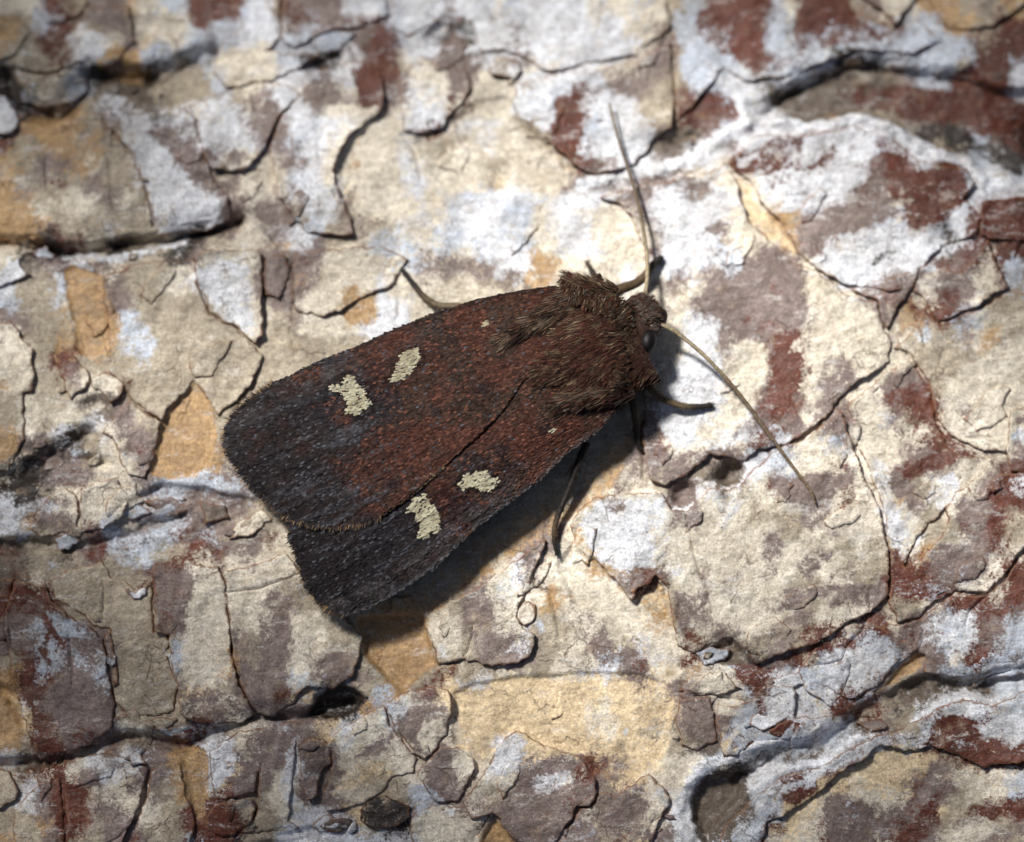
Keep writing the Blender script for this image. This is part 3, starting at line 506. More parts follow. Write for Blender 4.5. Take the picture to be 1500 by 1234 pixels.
# plates: polygon, thickness, edge lift, letter or None
PLATES = [
 ([(155,160),(200,165),(255,170),(272,156),(285,175),(297,215),(303,235),(315,265),(335,290),(338,322),(300,338),(230,346),(222,300),(215,270),(200,240),(185,212),(160,190)], 7, 4, None),
 ([(-20,215),(60,190),(110,165),(150,165),(160,192),(183,214),(198,242),(213,272),(220,302),(226,342),(160,352),(90,352),(40,350),(-20,345)], 3, 2, None),
 ([(275,155),(290,180),(300,225),(312,248),(340,253),(365,245),(385,222),(398,196),(415,165),(440,140),(420,125),(370,122),(320,138)], 8, 5, None),
 ([(400,197),(415,165),(440,140),(460,106),(520,88),(545,92),(558,110),(563,140),(557,165),(530,185),(510,205),(495,230),(488,250),(500,290),(515,320),(520,345),(450,342),(430,318),(410,290),(403,250),(396,222)], 8, 5, None),
 ([(580,102),(620,92),(660,96),(685,106),(690,126),(681,150),(660,166),(650,186),(620,195),(592,190),(586,150)], 6, 4, None),
 ([(714,104),(738,86),(758,88),(764,104),(752,119),(735,112),(720,110)], 7, 5, None),
 ([(758,125),(800,112),(870,105),(930,92),(982,62),(987,130),(985,190),(960,203),(945,225),(930,243),(900,252),(870,256),(850,250),(820,222),(800,203),(780,186),(756,172),(750,150)], 8, 5, None),
 ([(988,0),(1060,-20),(1200,-20),(1260,20),(1310,45),(1345,30),(1380,60),(1340,80),(1260,75),(1200,95),(1160,110),(1090,120),(1060,100),(1020,150),(990,180)], 5, 3, None),
 ([(1235,-20),(1290,12),(1310,40),(1330,10),(1350,-10),(1390,45),(1420,45),(1450,40),(1490,15),(1530,-20)], 6, 4, None),
 ([(20,-20),(60,-20),(120,10),(190,10),(195,60),(170,95),(120,92),(70,110),(20,100),(-20,80),(-20,-10)], 5, 3, None),
 ([(20,112),(48,110),(95,108),(125,112),(126,132),(100,152),(60,158),(28,148)], 6, 4, None),
 ([(-20,130),(8,140),(25,168),(28,190),(12,200),(-20,190)], 9, 4, 'W'),
 ([(1066,240),(1110,200),(1180,197),(1250,186),(1310,204),(1345,238),(1415,248),(1428,270),(1410,292),(1438,320),(1428,345),(1380,362),(1345,395),(1338,420),(1300,428),(1240,417),(1200,397),(1168,371),(1155,346),(1140,321),(1111,296),(1105,276),(1086,256)], 8, 4, None),
 ([(285,377),(300,370),(330,365),(385,370),(385,400),(386,430),(385,460),(386,488),(376,504),(362,495),(345,479),(325,470),(308,458),(300,440),(290,420),(288,395)], 11, 6, None),
 ([(390,380),(415,372),(426,390),(418,420),(408,438),(388,432),(385,402)], 6, 3, 'L'),
 ([(432,372),(480,366),(560,360),(600,380),(572,420),(525,440),(500,455),(475,462),(446,460),(431,453),(428,420)], 4, 3, None),
 ([(880,290),(950,270),(1030,254),(1062,242),(1080,270),(1095,320),(1140,365),(1165,385),(1200,400),(1240,432),(1283,442),(1290,470),(1305,500),(1302,530),(1285,545),(1255,560),(1232,583),(1210,610),(1180,632),(1150,652),(1112,657),(1092,676),(1060,670),(1040,666),(1015,688),(1000,700),(975,711),(950,702),(945,670),(940,640),(945,600),(940,540),(950,470),(944,366),(932,336),(922,316),(905,297)], 7, 3, None),
 ([(1343,392),(1360,386),(1385,393),(1410,400),(1436,368),(1446,352),(1455,380),(1475,418),(1480,424),(1455,430),(1430,449),(1400,461),(1372,472),(1362,455),(1350,436),(1338,428)], 8, 5, None),
 ([(1242,422),(1340,397),(1335,425),(1315,450),(1298,482),(1290,466),(1283,442)], 8, 4, None),
 ([(1437,296),(1530,286),(1530,358),(1490,354),(1455,350),(1435,344)], 7, 3, 'R'),
 ([(-25,485),(15,470),(27,480),(35,500),(48,512),(48,573),(35,576),(34,600),(38,645),(25,660),(15,690),(-25,695)], 7, 3, None),
 ([(83,520),(95,515),(108,522),(118,535),(130,545),(128,570),(112,577),(105,587),(98,570),(88,545)], 6, 4, None),
 ([(135,552),(150,545),(165,547),(180,555),(182,570),(175,586),(162,592),(150,578),(135,566)], 8, 5, None),
 ([(152,405),(200,386),(285,379),(290,425),(306,460),(345,482),(372,507),(385,520),(370,560),(345,590),(320,608),(300,580),(284,556),(273,575),(250,593),(237,617),(213,600),(190,582),(183,565),(160,545),(155,500),(161,480),(153,440)], 5, 4, None),
 ([(190,584),(213,602),(236,619),(230,647),(221,680),(213,700),(190,695),(175,670),(165,640),(150,635),(165,615),(182,600)], 5, 3, None),
 ([(62,745),(72,726),(95,713),(112,723),(117,745),(112,778),(60,788),(45,775)], 6, 4, None),
 ([(120,715),(170,700),(188,730),(180,760),(150,775),(119,780)], 6, 3, None),
 ([(22,850),(68,860),(75,880),(100,900),(135,920),(150,935),(160,985),(168,1030),(165,1065),(130,1090),(85,1105),(60,1112),(45,1080),(30,1030),(20,990),(10,940),(8,900)], 9, 5, None),
 ([(-20,846),(22,848),(10,895),(10,940),(-20,940)], 6, 3, None),
 ([(75,852),(100,832),(150,824),(165,847),(185,850),(200,866),(222,852),(222,880),(225,905),(225,925),(246,932),(250,975),(262,1005),(255,1040),(230,1050),(190,1050),(166,1020),(170,990),(160,922),(135,914),(110,895),(80,880)], 2, 1, 'T'),
 ([(224,830),(260,816),(290,826),(320,830),(330,850),(335,900),(340,960),(350,1000),(373,1044),(358,1060),(300,1060),(266,1045),(263,1010),(252,975),(249,930),(227,926),(226,890)], 10, 5, None),
 ([(327,835),(370,830),(420,810),(450,850),(500,900),(530,930),(528,960),(516,990),(490,1010),(450,1005),(430,1030),(400,1050),(378,1045),(354,1000),(342,960),(335,900)], 9, 3, None),
 ([(620,906),(640,890),(700,860),(745,830),(780,800),(800,790),(786,830),(762,885),(756,900),(765,920),(785,930),(780,955),(760,970),(720,975),(680,965),(642,974),(630,940)], 7, 3, None),
 ([(756,896),(770,881),(785,886),(785,905),(771,919),(758,912)], 4, 2, None),
 ([(835,770),(850,745),(872,728),(905,722),(970,722),(985,747),(1005,748),(1022,735),(1040,716),(1060,718),(1085,712),(1097,692),(1130,662),(1180,642),(1230,602),(1245,640),(1260,690),(1285,740),(1300,800),(1302,840),(1300,870),(1275,895),(1240,912),(1200,940),(1150,955),(1108,972),(1095,955),(1072,932),(1040,946),(1018,958),(992,945),(985,910),(978,870),(972,852),(960,842),(948,855),(932,862),(926,878),(915,868),(900,850),(885,833),(868,818),(848,805)], 9, 4, None),
 ([(1375,474),(1430,454),(1480,428),(1530,430),(1530,600),(1495,640),(1470,662),(1440,660),(1390,640),(1370,610),(1366,580),(1360,560),(1345,540),(1330,515),(1310,510),(1340,482),(1352,452),(1366,462)], 5, 2, None),
 ([(1240,592),(1280,562),(1300,542),(1330,532),(1348,547),(1364,580),(1367,610),(1380,642),(1400,667),(1450,672),(1460,690),(1440,720),(1390,740),(1340,790),(1322,830),(1303,820),(1298,760),(1278,705),(1257,650)], 3, 2, None),
 ([(1302,800),(1312,810),(1325,832),(1345,822),(1370,797),(1385,772),(1385,742),(1400,722),(1415,713),(1430,730),(1450,706),(1465,696),(1530,690),(1530,770),(1490,812),(1465,848),(1445,868),(1400,865),(1370,880),(1345,905),(1312,910),(1302,880),(1304,840)], 7, 3, None),
 ([(1480,600),(1530,590),(1530,700),(1480,690),(1474,665)], 8, 4, None),
 ([(94,1115),(130,1108),(158,1103),(200,1115),(218,1127),(209,1165),(200,1190),(180,1230),(180,1260),(100,1260),(100,1190),(95,1150)], 7, 3, None),
 ([(-20,1128),(15,1130),(30,1160),(25,1173),(0,1184),(-20,1185)], 9, 4, 'T'),
 ([(24,1190),(40,1165),(60,1145),(88,1140),(92,1190),(96,1260),(30,1260),(22,1220)], 4, 2, None),
 ([(222,1128),(262,1108),(274,1160),(288,1205),(270,1260),(190,1260),(205,1195),(215,1165)], 5, 3, None),
 ([(320,1178),(372,1168),(376,1186),(366,1206),(342,1224),(325,1226),(302,1206),(306,1186)], 8, 4, None),
 ([(308,1100),(350,1071),(430,1059),(441,1062),(435,1090),(430,1130),(424,1200),(440,1214),(400,1219),(348,1219),(374,1192),(380,1170),(380,1128),(371,1160),(320,1172),(310,1150)], 5, 3, None),
 ([(445,1086),(460,1079),(478,1083),(486,1100),(485,1120),(471,1131),(466,1150),(468,1165),(451,1173),(441,1150),(439,1112)], 8, 4, None),
 ([(482,1085),(510,1060),(545,1040),(563,1032),(570,1060),(590,1085),(609,1110),(605,1130),(575,1140),(560,1160),(520,1183),(480,1190),(471,1172),(487,1121),(489,1102)], 5, 3, None),
 ([(565,1030),(580,1020),(610,1010),(640,1005),(660,1015),(662,1040),(655,1075),(640,1095),(622,1113),(608,1105),(591,1081),(573,1058)], 9, 5, None),
 ([(624,1116),(646,1097),(670,1093),(695,1109),(693,1135),(681,1155),(670,1173),(640,1175),(621,1150),(612,1131)], 6, 4, None),
 ([(525,1186),(540,1172),(565,1166),(600,1178),(600,1198),(577,1212),(546,1213),(528,1204)], 6, 2, 'K'),
 ([(470,1210),(490,1199),(515,1201),(520,1210),(500,1217),(480,1217)], 5, 2, 'G'),
 ([(702,1140),(722,1110),(741,1081),(760,1071),(785,1086),(820,1100),(850,1106),(870,1140),(875,1160),(865,1180),(845,1180),(836,1200),(820,1220),(805,1245),(770,1240),(746,1225),(731,1200),(720,1190),(690,1198),(680,1176)], 8, 4, None),
 ([(605,1190),(640,1181),(675,1180),(718,1192),(704,1222),(700,1260),(610,1260),(600,1215)], 4, 2, None),
 ([(850,1183),(870,1181),(880,1160),(900,1165),(950,1132),(982,1168),(963,1208),(948,1260),(800,1260),(837,1205)], 4, 3, None),
 ([(1108,1166),(1150,1134),(1200,1125),(1240,1098),(1280,1078),(1330,1063),(1370,1038),(1410,1024),(1450,1034),(1530,1000),(1530,1112),(1490,1115),(1465,1120),(1440,1124),(1415,1112),(1388,1100),(1360,1090),(1345,1098),(1325,1100),(1290,1090),(1272,1108),(1240,1122),(1215,1145),(1200,1158),(1180,1175),(1150,1192),(1125,1205),(1115,1240),(1075,1262),(1052,1235),(1065,1205),(1092,1180)], 9, 5, None),
 ([(1052,1032),(1066,1036),(1100,1026),(1120,1002),(1150,1002),(1165,1012),(1165,1050),(1200,1050),(1238,1050),(1200,1075),(1150,1082),(1100,1092),(1080,1106),(1060,1108),(1050,1060)], 5, 3, None),
 ([(995,1012),(1010,990),(1060,985),(1085,1008),(1060,1015),(1025,1020),(1010,1013)], 6, 4, None),
 ([(995,1025),(1040,1020),(1048,1060),(1050,1085),(1020,1100),(998,1090),(990,1055)], 3, 2, None),
 ([(1202,932),(1240,916),(1277,898),(1300,912),(1322,915),(1350,905),(1375,884),(1400,869),(1440,874),(1470,852),(1492,818),(1530,788),(1530,985),(1440,996),(1390,992),(1352,985),(1356,958),(1344,953),(1318,972),(1288,1010),(1250,1044),(1222,1040),(1180,1010),(1168,985)], 4, 3, None),
 ([(1180,976),(1215,974),(1235,968),(1242,948),(1262,928),(1270,908),(1310,930),(1345,950),(1315,970),(1285,1005),(1245,1025),(1215,1010),(1190,1000)], 4, 3, None),
 ([(575,-20),(690,-20),(850,-20),(975,-20),(982,40),(930,80),(860,95),(800,105),(770,85),(735,75),(705,78),(690,35),(650,25),(600,55),(575,40)], 4, 2, None),
 ([(330,-20),(410,-20),(410,55),(390,75),(440,80),(470,80),(440,100),(395,120),(330,130),(312,100),(320,70),(355,40)], 5, 3, None),
 ([(415,-20),(560,-20),(570,20),(530,40),(480,45),(430,70),(412,60)], 4, 3, None),
]

PLATES += [
 ([(153,930),(162,927),(170,960),(175,1000),(168,1005),(160,970)], 6, 3, 'S'),
 ([(16,952),(25,954),(31,990),(46,1030),(42,1043),(28,1012),(19,985)], 6, 3, 'S'),
 ([(26,850),(34,853),(46,864),(68,868),(66,874),(45,874),(34,866)], 5, 3, 'C'),
 ([(184,862),(200,869),(219,855),(214,871),(196,877)], 5, 3, 'W'),
 ([(154,1102),(168,1095),(185,1105),(187,1122),(160,1124)], 6, 3, 'L'),
 ([(188,1099),(205,1100),(216,1118),(193,1121)], 5, 3, 'W'),
 ([(200,1060),(235,1050),(262,1052),(248,1066),(215,1072)], 5, 3, 'T'),
 ([(165,1065),(190,1056),(196,1066),(178,1076)], 4, 2, 'C'),
 ([(225,1066),(260,1064),(292,1060),(286,1076),(250,1080)], 4, 4, 'B'),
 ([(80,790),(105,780),(120,792),(100,806),(85,806)], 5, 3, 'B'),
 ([(165,745),(200,735),(222,752),(190,765)], 4, 3, 'B'),
 ([(210,735),(250,728),(280,745),(245,760)], 3, 2, 'L'),
 ([(290,735),(330,740),(335,760),(300,770)], 3, 2, 'G'),
 ([(345,765),(385,745),(400,760),(370,785),(335,790)], 4, 3, 'C'),
 ([(10,375),(22,372),(35,395),(42,402),(20,415),(-10,425),(-10,380)], 6, 3, 'W'),
 ([(48,368),(66,358),(80,378),(60,388)], 4, 3, 'B'),
 ([(1185,555),(1215,545),(1228,575),(1205,600),(1190,590)], 3, 2, None),
 ([(1018,955),(1040,950),(1068,952),(1062,968),(1035,974)], 4, 2, 'B'),
 ([(1120,1000),(1160,985),(1190,985),(1180,1000),(1150,1012)], 4, 3, 'W'),
 ([(1095,1060),(1110,1035),(1150,1025),(1165,1040),(1140,1060),(1115,1070)], 5, 3, 'W'),
 ([(1125,1070),(1150,1056),(1178,1058),(1165,1072),(1140,1080)], 5, 3, 'R'),
 ([(1255,1060),(1290,1055),(1300,1065),(1275,1072)], 4, 2, 'L'),
 ([(1330,1090),(1345,1072),(1380,1070),(1360,1092),(1340,1096)], 4, 3, 'W'),
 ([(1370,1060),(1400,1044),(1440,1050),(1430,1078),(1395,1085)], 3, 2, 'R'),
 ([(865,115),(892,112),(900,140),(890,160),(868,150)], 3, 2, None),
 ([(455,55),(480,42),(520,50),(500,75),(465,78)], 5, 3, 'B'),
]
# ---- height field of the bark bed, sampled on a 3 p raster
RX0, RY0, RST = -560, -520, 3.0
rxs = np.arange(RX0, 2060, RST); rys = np.arange(RY0, 1760, RST)
RXG, RYG = np.meshgrid(rxs, rys)
H = 9*fbm(RXG, RYG, 260, 11, 3)+3.5*fbm(RXG, RYG, 60, 12, 4)+1.3*fbm(RXG, RYG*0.6, 16, 13, 3)
wob = 4*fbm(RXG, RYG, 30, 21, 3)
def box(pts, m):
    p = np.array(pts, float)
    i0 = int(max(0, (p[:, 0].min()-m-RX0)//RST)); i1 = int(min(len(rxs), (p[:, 0].max()+m-RX0)//RST+2))
    j0 = int(max(0, (p[:, 1].min()-m-RY0)//RST)); j1 = int(min(len(rys), (p[:, 1].max()+m-RY0)//RST+2))
    return slice(j0, j1), slice(i0, i1)
for pts, wd, dp in FURROWS:
    b = box(pts, 5*wd); d = np.maximum(segdist(pts, RXG[b]+wob[b], RYG[b]+wob[b]), 0)
    H[b] -= dp*np.exp(-(d/wd)**2.5)*(0.8+0.5*fbm(RXG[b], RYG[b], 24, 31, 3))
# long faint furrows beyond the frame
for pts, wd, dp in [([(-560,130),(-300,100),(-30,112)], 12, 26), ([(1450,1004),(1700,940),(2060,900)], 15, 26), ([(1530,200),(1800,230),(2060,180)], 28, 30),
                    ([(-560,1210),(-300,1160),(-20,1126)], 9, 22), ([(-560,380),(-200,365),(-30,352)], 9, 30), ([(-560,-200),(200,-260),(900,-220),(2060,-330)], 16, 30),
                    ([(-560,1500),(300,1440),(900,1470),(1500,1420),(2060,1380)], 16, 30)]:
    d = segdist(pts, RXG+3*wob, RYG+3*wob); H -= dp*np.exp(-(d/wd)**2.5)
for pts, wd, ht in RIDGES:
    b = box(pts, 4*wd); d = segdist(pts, RXG[b]+0.5*wob[b], RYG[b]+0.5*wob[b])
    H[b] += 0.7*ht*np.exp(-(d/wd)**2)*np.clip(0.6+1.5*fbm(RXG[b], RYG[b], 26, 41, 4, 0.7), 0, 1.5)
FORCE = []
for poly, dp, let in PITS:
    b = box(poly, 10); X, Y = RXG[b]+wob[b], RYG[b]+wob[b]
    s = np.where(inside(poly, X, Y), 1, -1)*segdist(poly, X, Y, True)
    t = np.clip((s+3)/12, 0, 1)
    H[b] -= dp*t*t*(3-2*t)-t*3.0*fbm(RXG[b], RYG[b], 14, 51, 4)*(dp > 10)
    if let: FORCE.append((poly, let))
for poly, dp, let in RECESS:
    b = box(poly, 10); X, Y = RXG[b]+0.7*wob[b], RYG[b]+0.7*wob[b]
    s = np.where(inside(poly, X, Y), 1, -1)*segdist(poly, X, Y, True)
    t = np.clip((s+1.5)/4, 0, 1)
    H[b] -= dp*t
    if let: FORCE.append((poly, let))
for pts in CRACKS:
    b = box(pts, 12); d = segdist(pts, RXG[b]+0.6*wob[b], RYG[b]+0.6*wob[b])
    H[b] -= 6*np.exp(-(d/2.2)**2)
RW = np.zeros_like(H)
for pts, wd, dp in FURROWS:
    b = box(pts, 5*wd); d = segdist(pts, RXG[b]+wob[b], RYG[b]+wob[b]); RW[b] = np.maximum(RW[b], np.exp(-(d/(1.6*wd))**2))
H += RW*(5*fbm(RXG*0.45, RYG, 14, 53, 4, 0.7)+2.5*fbm(RXG, RYG, 7, 54, 2))
H_BED = H.copy()

def blur(a, r):
    k = np.exp(-0.5*(np.arange(-2*r, 2*r+1)/r)**2); k /= k.sum()
    for ax in (0, 1):
        p = np.apply_along_axis(lambda v: np.convolve(np.pad(v, 2*r, mode='edge'), k, 'valid'), ax, a)
        a = p
    return a
def sample(A, x, y):
    gx = np.clip((np.asarray(x)-RX0)/RST, 0, len(rxs)-1.001); gy = np.clip((np.asarray(y)-RY0)/RST, 0, len(rys)-1.001)
    ix = gx.astype(int); iy = gy.astype(int); fx = gx-ix; fy = gy-iy
    return (A[iy, ix]*(1-fx)+A[iy, ix+1]*fx)*(1-fy)+(A[iy+1, ix]*(1-fx)+A[iy+1, ix+1]*fx)*fy

tree = bpy.data.objects.new('tree', None); col.objects.link(tree)
tree.location = (0, -700*S, -5000*S)
tree['label'] = 'pine trunk with flaking cream, ochre, lilac-grey and rust bark under the moth'
tree['category'] = 'tree'

# ---- bark bed mesh
def axis(lo, hi, a, b, fine):
    inner = np.arange(a, b+0.1, fine); L = []; v = a; st = fine
    while v > lo: st = min(st*1.12, 16); v -= st; L.append(v)
    Rr = []; v = inner[-1]; st = fine
    while v < hi: st = min(st*1.12, 16); v += st; Rr.append(v)
    return np.array(L[::-1]+inner.tolist()+Rr)
ax = axis(-540, 2040, -40, 1540, 3.0); ay = axis(-500, 1740, -40, 1274, 3.0)
GX, GY = np.meshgrid(ax, ay); gx, gy = GX.ravel(), GY.ravel()
jx = gx+1.1*vnoise(gx, gy, 3, 5); jy = gy+1.1*vnoise(gx, gy, 3, 6)
gz = sample(H_BED, jx, jy)
colr = pigment(jx, jy)
for poly, let in FORCE:
    p = np.array(poly, float)
    m = (jx > p[:, 0].min()-8) & (jx < p[:, 0].max()+8) & (jy > p[:, 1].min()-8) & (jy < p[:, 1].max()+8)
    idx = np.nonzero(m)[0]; X = jx[idx]+3*fbm(jx[idx], jy[idx], 20, 61, 3); Y = jy[idx]+3*fbm(jx[idx], jy[idx], 20, 62, 3)
    idx = idx[inside(poly, X, Y)]
    colr[idx] = pigment(jx[idx], jy[idx], let)
for pts, wd, ht in RIDGES:
    p = np.array(pts, float)
    m = (jx > p[:, 0].min()-20) & (jx < p[:, 0].max()+20) & (jy > p[:, 1].min()-20) & (jy < p[:, 1].max()+20)
    idx = np.nonzero(m)[0]; idx = idx[segdist(pts, jx[idx]+9*fbm(jx[idx], jy[idx], 24, 63, 4, 0.7), jy[idx]+9*fbm(jx[idx], jy[idx], 24, 64, 4, 0.7)) < wd*0.95]
    colr[idx] = pigment(jx[idx], jy[idx], 'W')
tz = trunk_z(jy)
V = world_pts(jx, jy, gz+tz, tz)
nx, ny = len(ax), len(ay)
q = (np.arange(ny-1)[:, None]*nx+np.arange(nx-1)[None, :]).ravel()
F = np.stack([q, q+nx, q+nx+1, q+1], 1)
# random loose plates beyond the frame so the bark goes on past its edges
def outside_plates():
    out = []; tries = 0
    while len(out) < 44 and tries < 600:
        tries += 1
        cx, cy = random.uniform(-480, 1980), random.uniform(-440, 1680)
        if -70 < cx < 1570 and -70 < cy < 1304: continue
        if any(math.hypot(cx-o[0], cy-o[1]) < o[2]+62 for o in out): continue
        r = random.uniform(35, 95); out.append((cx, cy, r))
    res = []
    for cx, cy, r in out:
        n = random.randint(6, 9); a0 = random.uniform(0, 6.28)
        res.append(([(cx+r*random.uniform(0.6, 1.1)*1.2*math.cos(a0+6.283*i/n), cy+r*random.uniform(0.6, 1.1)*0.8*math.sin(a0+6.283*i/n)) for i in range(n)],
                    random.uniform(4, 9), random.uniform(2, 5), None))
    return res
mesh_obj('bark', V, F, M_BARK, tree, colr, center=False)

def jag(poly, seed, step=5.0, amp=2.6):
    p = resample(poly, step, True)
    t = np.roll(p, -1, 0)-np.roll(p, 1, 0); t /= np.linalg.norm(t, axis=1, keepdims=True)+1e-9
    n = np.stack([t[:, 1], -t[:, 0]], 1)
    a = amp*fbm(p[:, 0], p[:, 1], 22, 900+seed, 3, 0.6)+amp*0.8*vnoise(p[:, 0], p[:, 1], 6, 950+seed)
    return p+n*a[:, None]

def build_plate(i, poly, thick, lift, let, step):
    global H
    thick *= 0.9; lift *= 1.5
    bd = jag(poly, i, 4.5 if step < 6 else 8)
    area2 = np.sum(bd[:, 0]*np.roll(bd[:, 1], -1)-np.roll(bd[:, 0], -1)*bd[:, 1])
    if area2 < 0: bd = bd[::-1]
    x0, y0 = bd.min(0); x1, y1 = bd.max(0)
    gx, gy = np.meshgrid(np.arange(x0, x1, step), np.arange(y0, y1, step*0.87))
    gx = gx+(np.arange(gx.shape[0]) % 2)[:, None]*step*0.5
    gx = gx.ravel()+rng.uniform(-0.28, 0.28, gx.size)*step; gy = gy.ravel()+rng.uniform(-0.28, 0.28, gy.size)*step
    k = inside(bd, gx, gy); gx, gy = gx[k], gy[k]
    k = segdist(bd, gx, gy, True) > step*0.55; gx, gy = gx[k], gy[k]
    extra = np.zeros((0, 2)); depth = np.zeros(0)
    for cr in CRACKS:
        c = resample(cr, 3.0, False)
        c = c+np.stack([1.8*fbm(c[:, 0], c[:, 1], 14, 71, 3), 1.8*fbm(c[:, 0], c[:, 1], 14, 72, 3)], 1)
        ins = inside(bd, c[:, 0], c[:, 1]) & (segdist(bd, c[:, 0], c[:, 1], True) > 1.5)
        if ins.sum() < 3: continue
        k = segdist(c, gx, gy) > 4.2; gx, gy = gx[k], gy[k]
        t = np.gradient(c, axis=0); t /= np.linalg.norm(t, axis=1, keepdims=True)+1e-9
        n = np.stack([-t[:, 1], t[:, 0]], 1); u = np.linspace(0, 1, len(c)); hw = 0.5+1.3*np.sin(np.pi*np.clip(u, 0.04, 0.96))
        for off, dd in ((0, 7.0), (1, 0), (-1, 0)):
            pp = (c+n*off*hw[:, None])[ins]
            k = inside(bd, pp[:, 0], pp[:, 1])
            extra = np.vstack([extra, pp[k]]); depth = np.concatenate([depth, np.full(k.sum(), dd)*(hw[ins][k]/1.8)])
    nb = len(bd)
    pts = np.vstack([bd, np.stack([gx, gy], 1), extra])
    dep = np.concatenate([np.zeros(nb+len(gx)), depth])
    res = delaunay_2d_cdt([Vector(p) for p in pts], [], [list(range(nb))], 1, 1e-4)
    P = np.array([(v.x, v.y) for v in res[0]]); fc = [list(f) for f in res[2]]
    orig = res[3]
    d0 = np.array([dep[o[0]] if o else 0.0 for o in orig])
    bdist = segdist(bd, P[:, 0], P[:, 1], True)
    hs = sample(HB, P[:, 0], P[:, 1])
    lz = lift*np.exp(-bdist/13.0)*np.clip(0.35+1.3*fbm(P[:, 0], P[:, 1], 45, 80+i, 2), -0.6, 1.4)
    ga = 0.9+0.5*math.sin(i*2.3); gu = (P[:, 0]*math.cos(ga)-P[:, 1]*math.sin(ga))/3.0; gv = P[:, 0]*math.sin(ga)+P[:, 1]*math.cos(ga)
    rel = 2.4*fbm(P[:, 0], P[:, 1], 40, 91, 3)+1.0*fbm(P[:, 0], P[:, 1], 12, 92, 3)+1.5*fbm(gu, gv, 13, 93, 3)
    z = hs+thick+lz+rel-d0
    z = np.where(bdist < 0.6, z-0.8, z)
    # boundary loop in output indices
    mp = {}
    for oi, o in enumerate(orig):
        for s_ in o: mp[s_] = oi
    loop = [mp[j] for j in range(nb) if j in mp]
    loop = [a for j, a in enumerate(loop) if a != loop[j-1]]
    n0 = len(P); B = P[loop]
    t = np.roll(B, -1, 0)-np.roll(B, 1, 0); t /= np.linalg.norm(t, axis=1, keepdims=True)+1e-9
    inn = np.stack([-t[:, 1], t[:, 0]], 1)
    und = np.clip(0.5+1.8*fbm(B[:, 0], B[:, 1], 30, 60+i, 2), 0.0, 2.4)
    B2 = B+inn*und[:, None]; z2 = np.minimum(sample(H_BED, B2[:, 0], B2[:, 1]), sample(H, B2[:, 0], B2[:, 1]))-3.0
    zz = np.concatenate([z, z2]); PP = np.vstack([P, B2])
    m = len(loop)
    # wind faces upward (image y is down)
    fin = []
    for f in fc:
        a, b, c = P[f[0]], P[f[1]], P[f[2]]
        cr = (b[0]-a[0])*(c[1]-a[1])-(b[1]-a[1])*(c[0]-a[0])
        fin.append(f if cr < 0 else f[::-1])
    for j in range(m):
        a, b = loop[j], loop[(j+1) % m]
        fin.append([a, b, n0+(j+1) % m, n0+j])
    colr = pigment(PP[:, 0], PP[:, 1], let, i+1); colr[:, :6] *= 1+0.07*math.sin(i*12.9)
    rim = np.concatenate([np.exp(-bdist/5.0)*(0.95 if i < 200 else (0.5 if i < 300 else 0.85)), np.full(m, 1.0)])
    raw = np.array([0.20, 0.085, 0.045])*(0.7+0.8*rng.random((m, 1)))
    colr[n0:, :3] = raw; colr[n0:, 3:6] = raw*0.7
    tz = trunk_z(PP[:, 1])
    mesh_obj('bark_flake', world_pts(PP[:, 0], PP[:, 1], zz+tz, tz), fin, M_BARK, tree, colr, rim=rim)
    # what later plates rest on
    b = box(bd, 4); ins = inside(bd, RXG[b], RYG[b])
    Hb = H[b]; Hb[ins] = HB[b][ins]+thick; H[b] = Hb

HB = blur(H_BED, 4)
for i, (poly, th, lf, let) in enumerate(PLATES):
    build_plate(i, poly, th, lf, let, 3.6)
for i, (poly, th, lf, let) in enumerate(outside_plates()):
    build_plate(100+i, poly, th, lf, let, 9.0)
# small torn chips along plate borders and furrows
def chips():
    out = []; src = [p for p in PLATES]
    while len(out) < 45:
        if random.random() < 0.65:
            poly = random.choice(src)[0]; k = random.randrange(len(poly)); a, b = poly[k], poly[(k+1) % len(poly)]
        else:
            poly = random.choice(FURROWS[:9])[0]; k = random.randrange(len(poly)-1); a, b = poly[k], poly[k+1]
        t = random.random(); cx, cy = a[0]+(b[0]-a[0])*t+random.gauss(0, 9), a[1]+(b[1]-a[1])*t+random.gauss(0, 9)
        if not (5 < cx < 1495 and 5 < cy < 1230): continue
        if any(math.hypot(cx-o[0], cy-o[1]) < 26 for o in out): continue
        if inside(UPL, np.array([cx]), np.array([cy]))[0]: continue
        out.append((cx, cy))
    res = []
    for cx, cy in out:
        r = random.choice((6, 8, 10, 13, 16)); n = random.randint(5, 8); an = random.uniform(-0.5, 1.2); st = random.uniform(0.4, 0.85)
        pts = []
        for i in range(n):
            q_ = 6.283*i/n; rr = r*random.uniform(0.65, 1.2); u, v = rr*math.cos(q_), rr*st*math.sin(q_)
            pts.append((cx+u*math.cos(an)-v*math.sin(an), cy-u*math.sin(an)-v*math.cos(an)))
        res.append((pts, random.uniform(1.5, 3.8), random.uniform(1, 3.0), random.choice((None, None, None, 'L', 'T'))))
    return res
UPL = [(830,400),(640,450),(430,540),(325,640),(420,760),(450,870),(510,905),(700,771),(900,610),(980,520),(970,430)]
HB = blur(H, 2)
for i, (poly, th, lf, let) in enumerate(chips()):
    build_plate(200+i, poly, th, lf, let, 3.2)
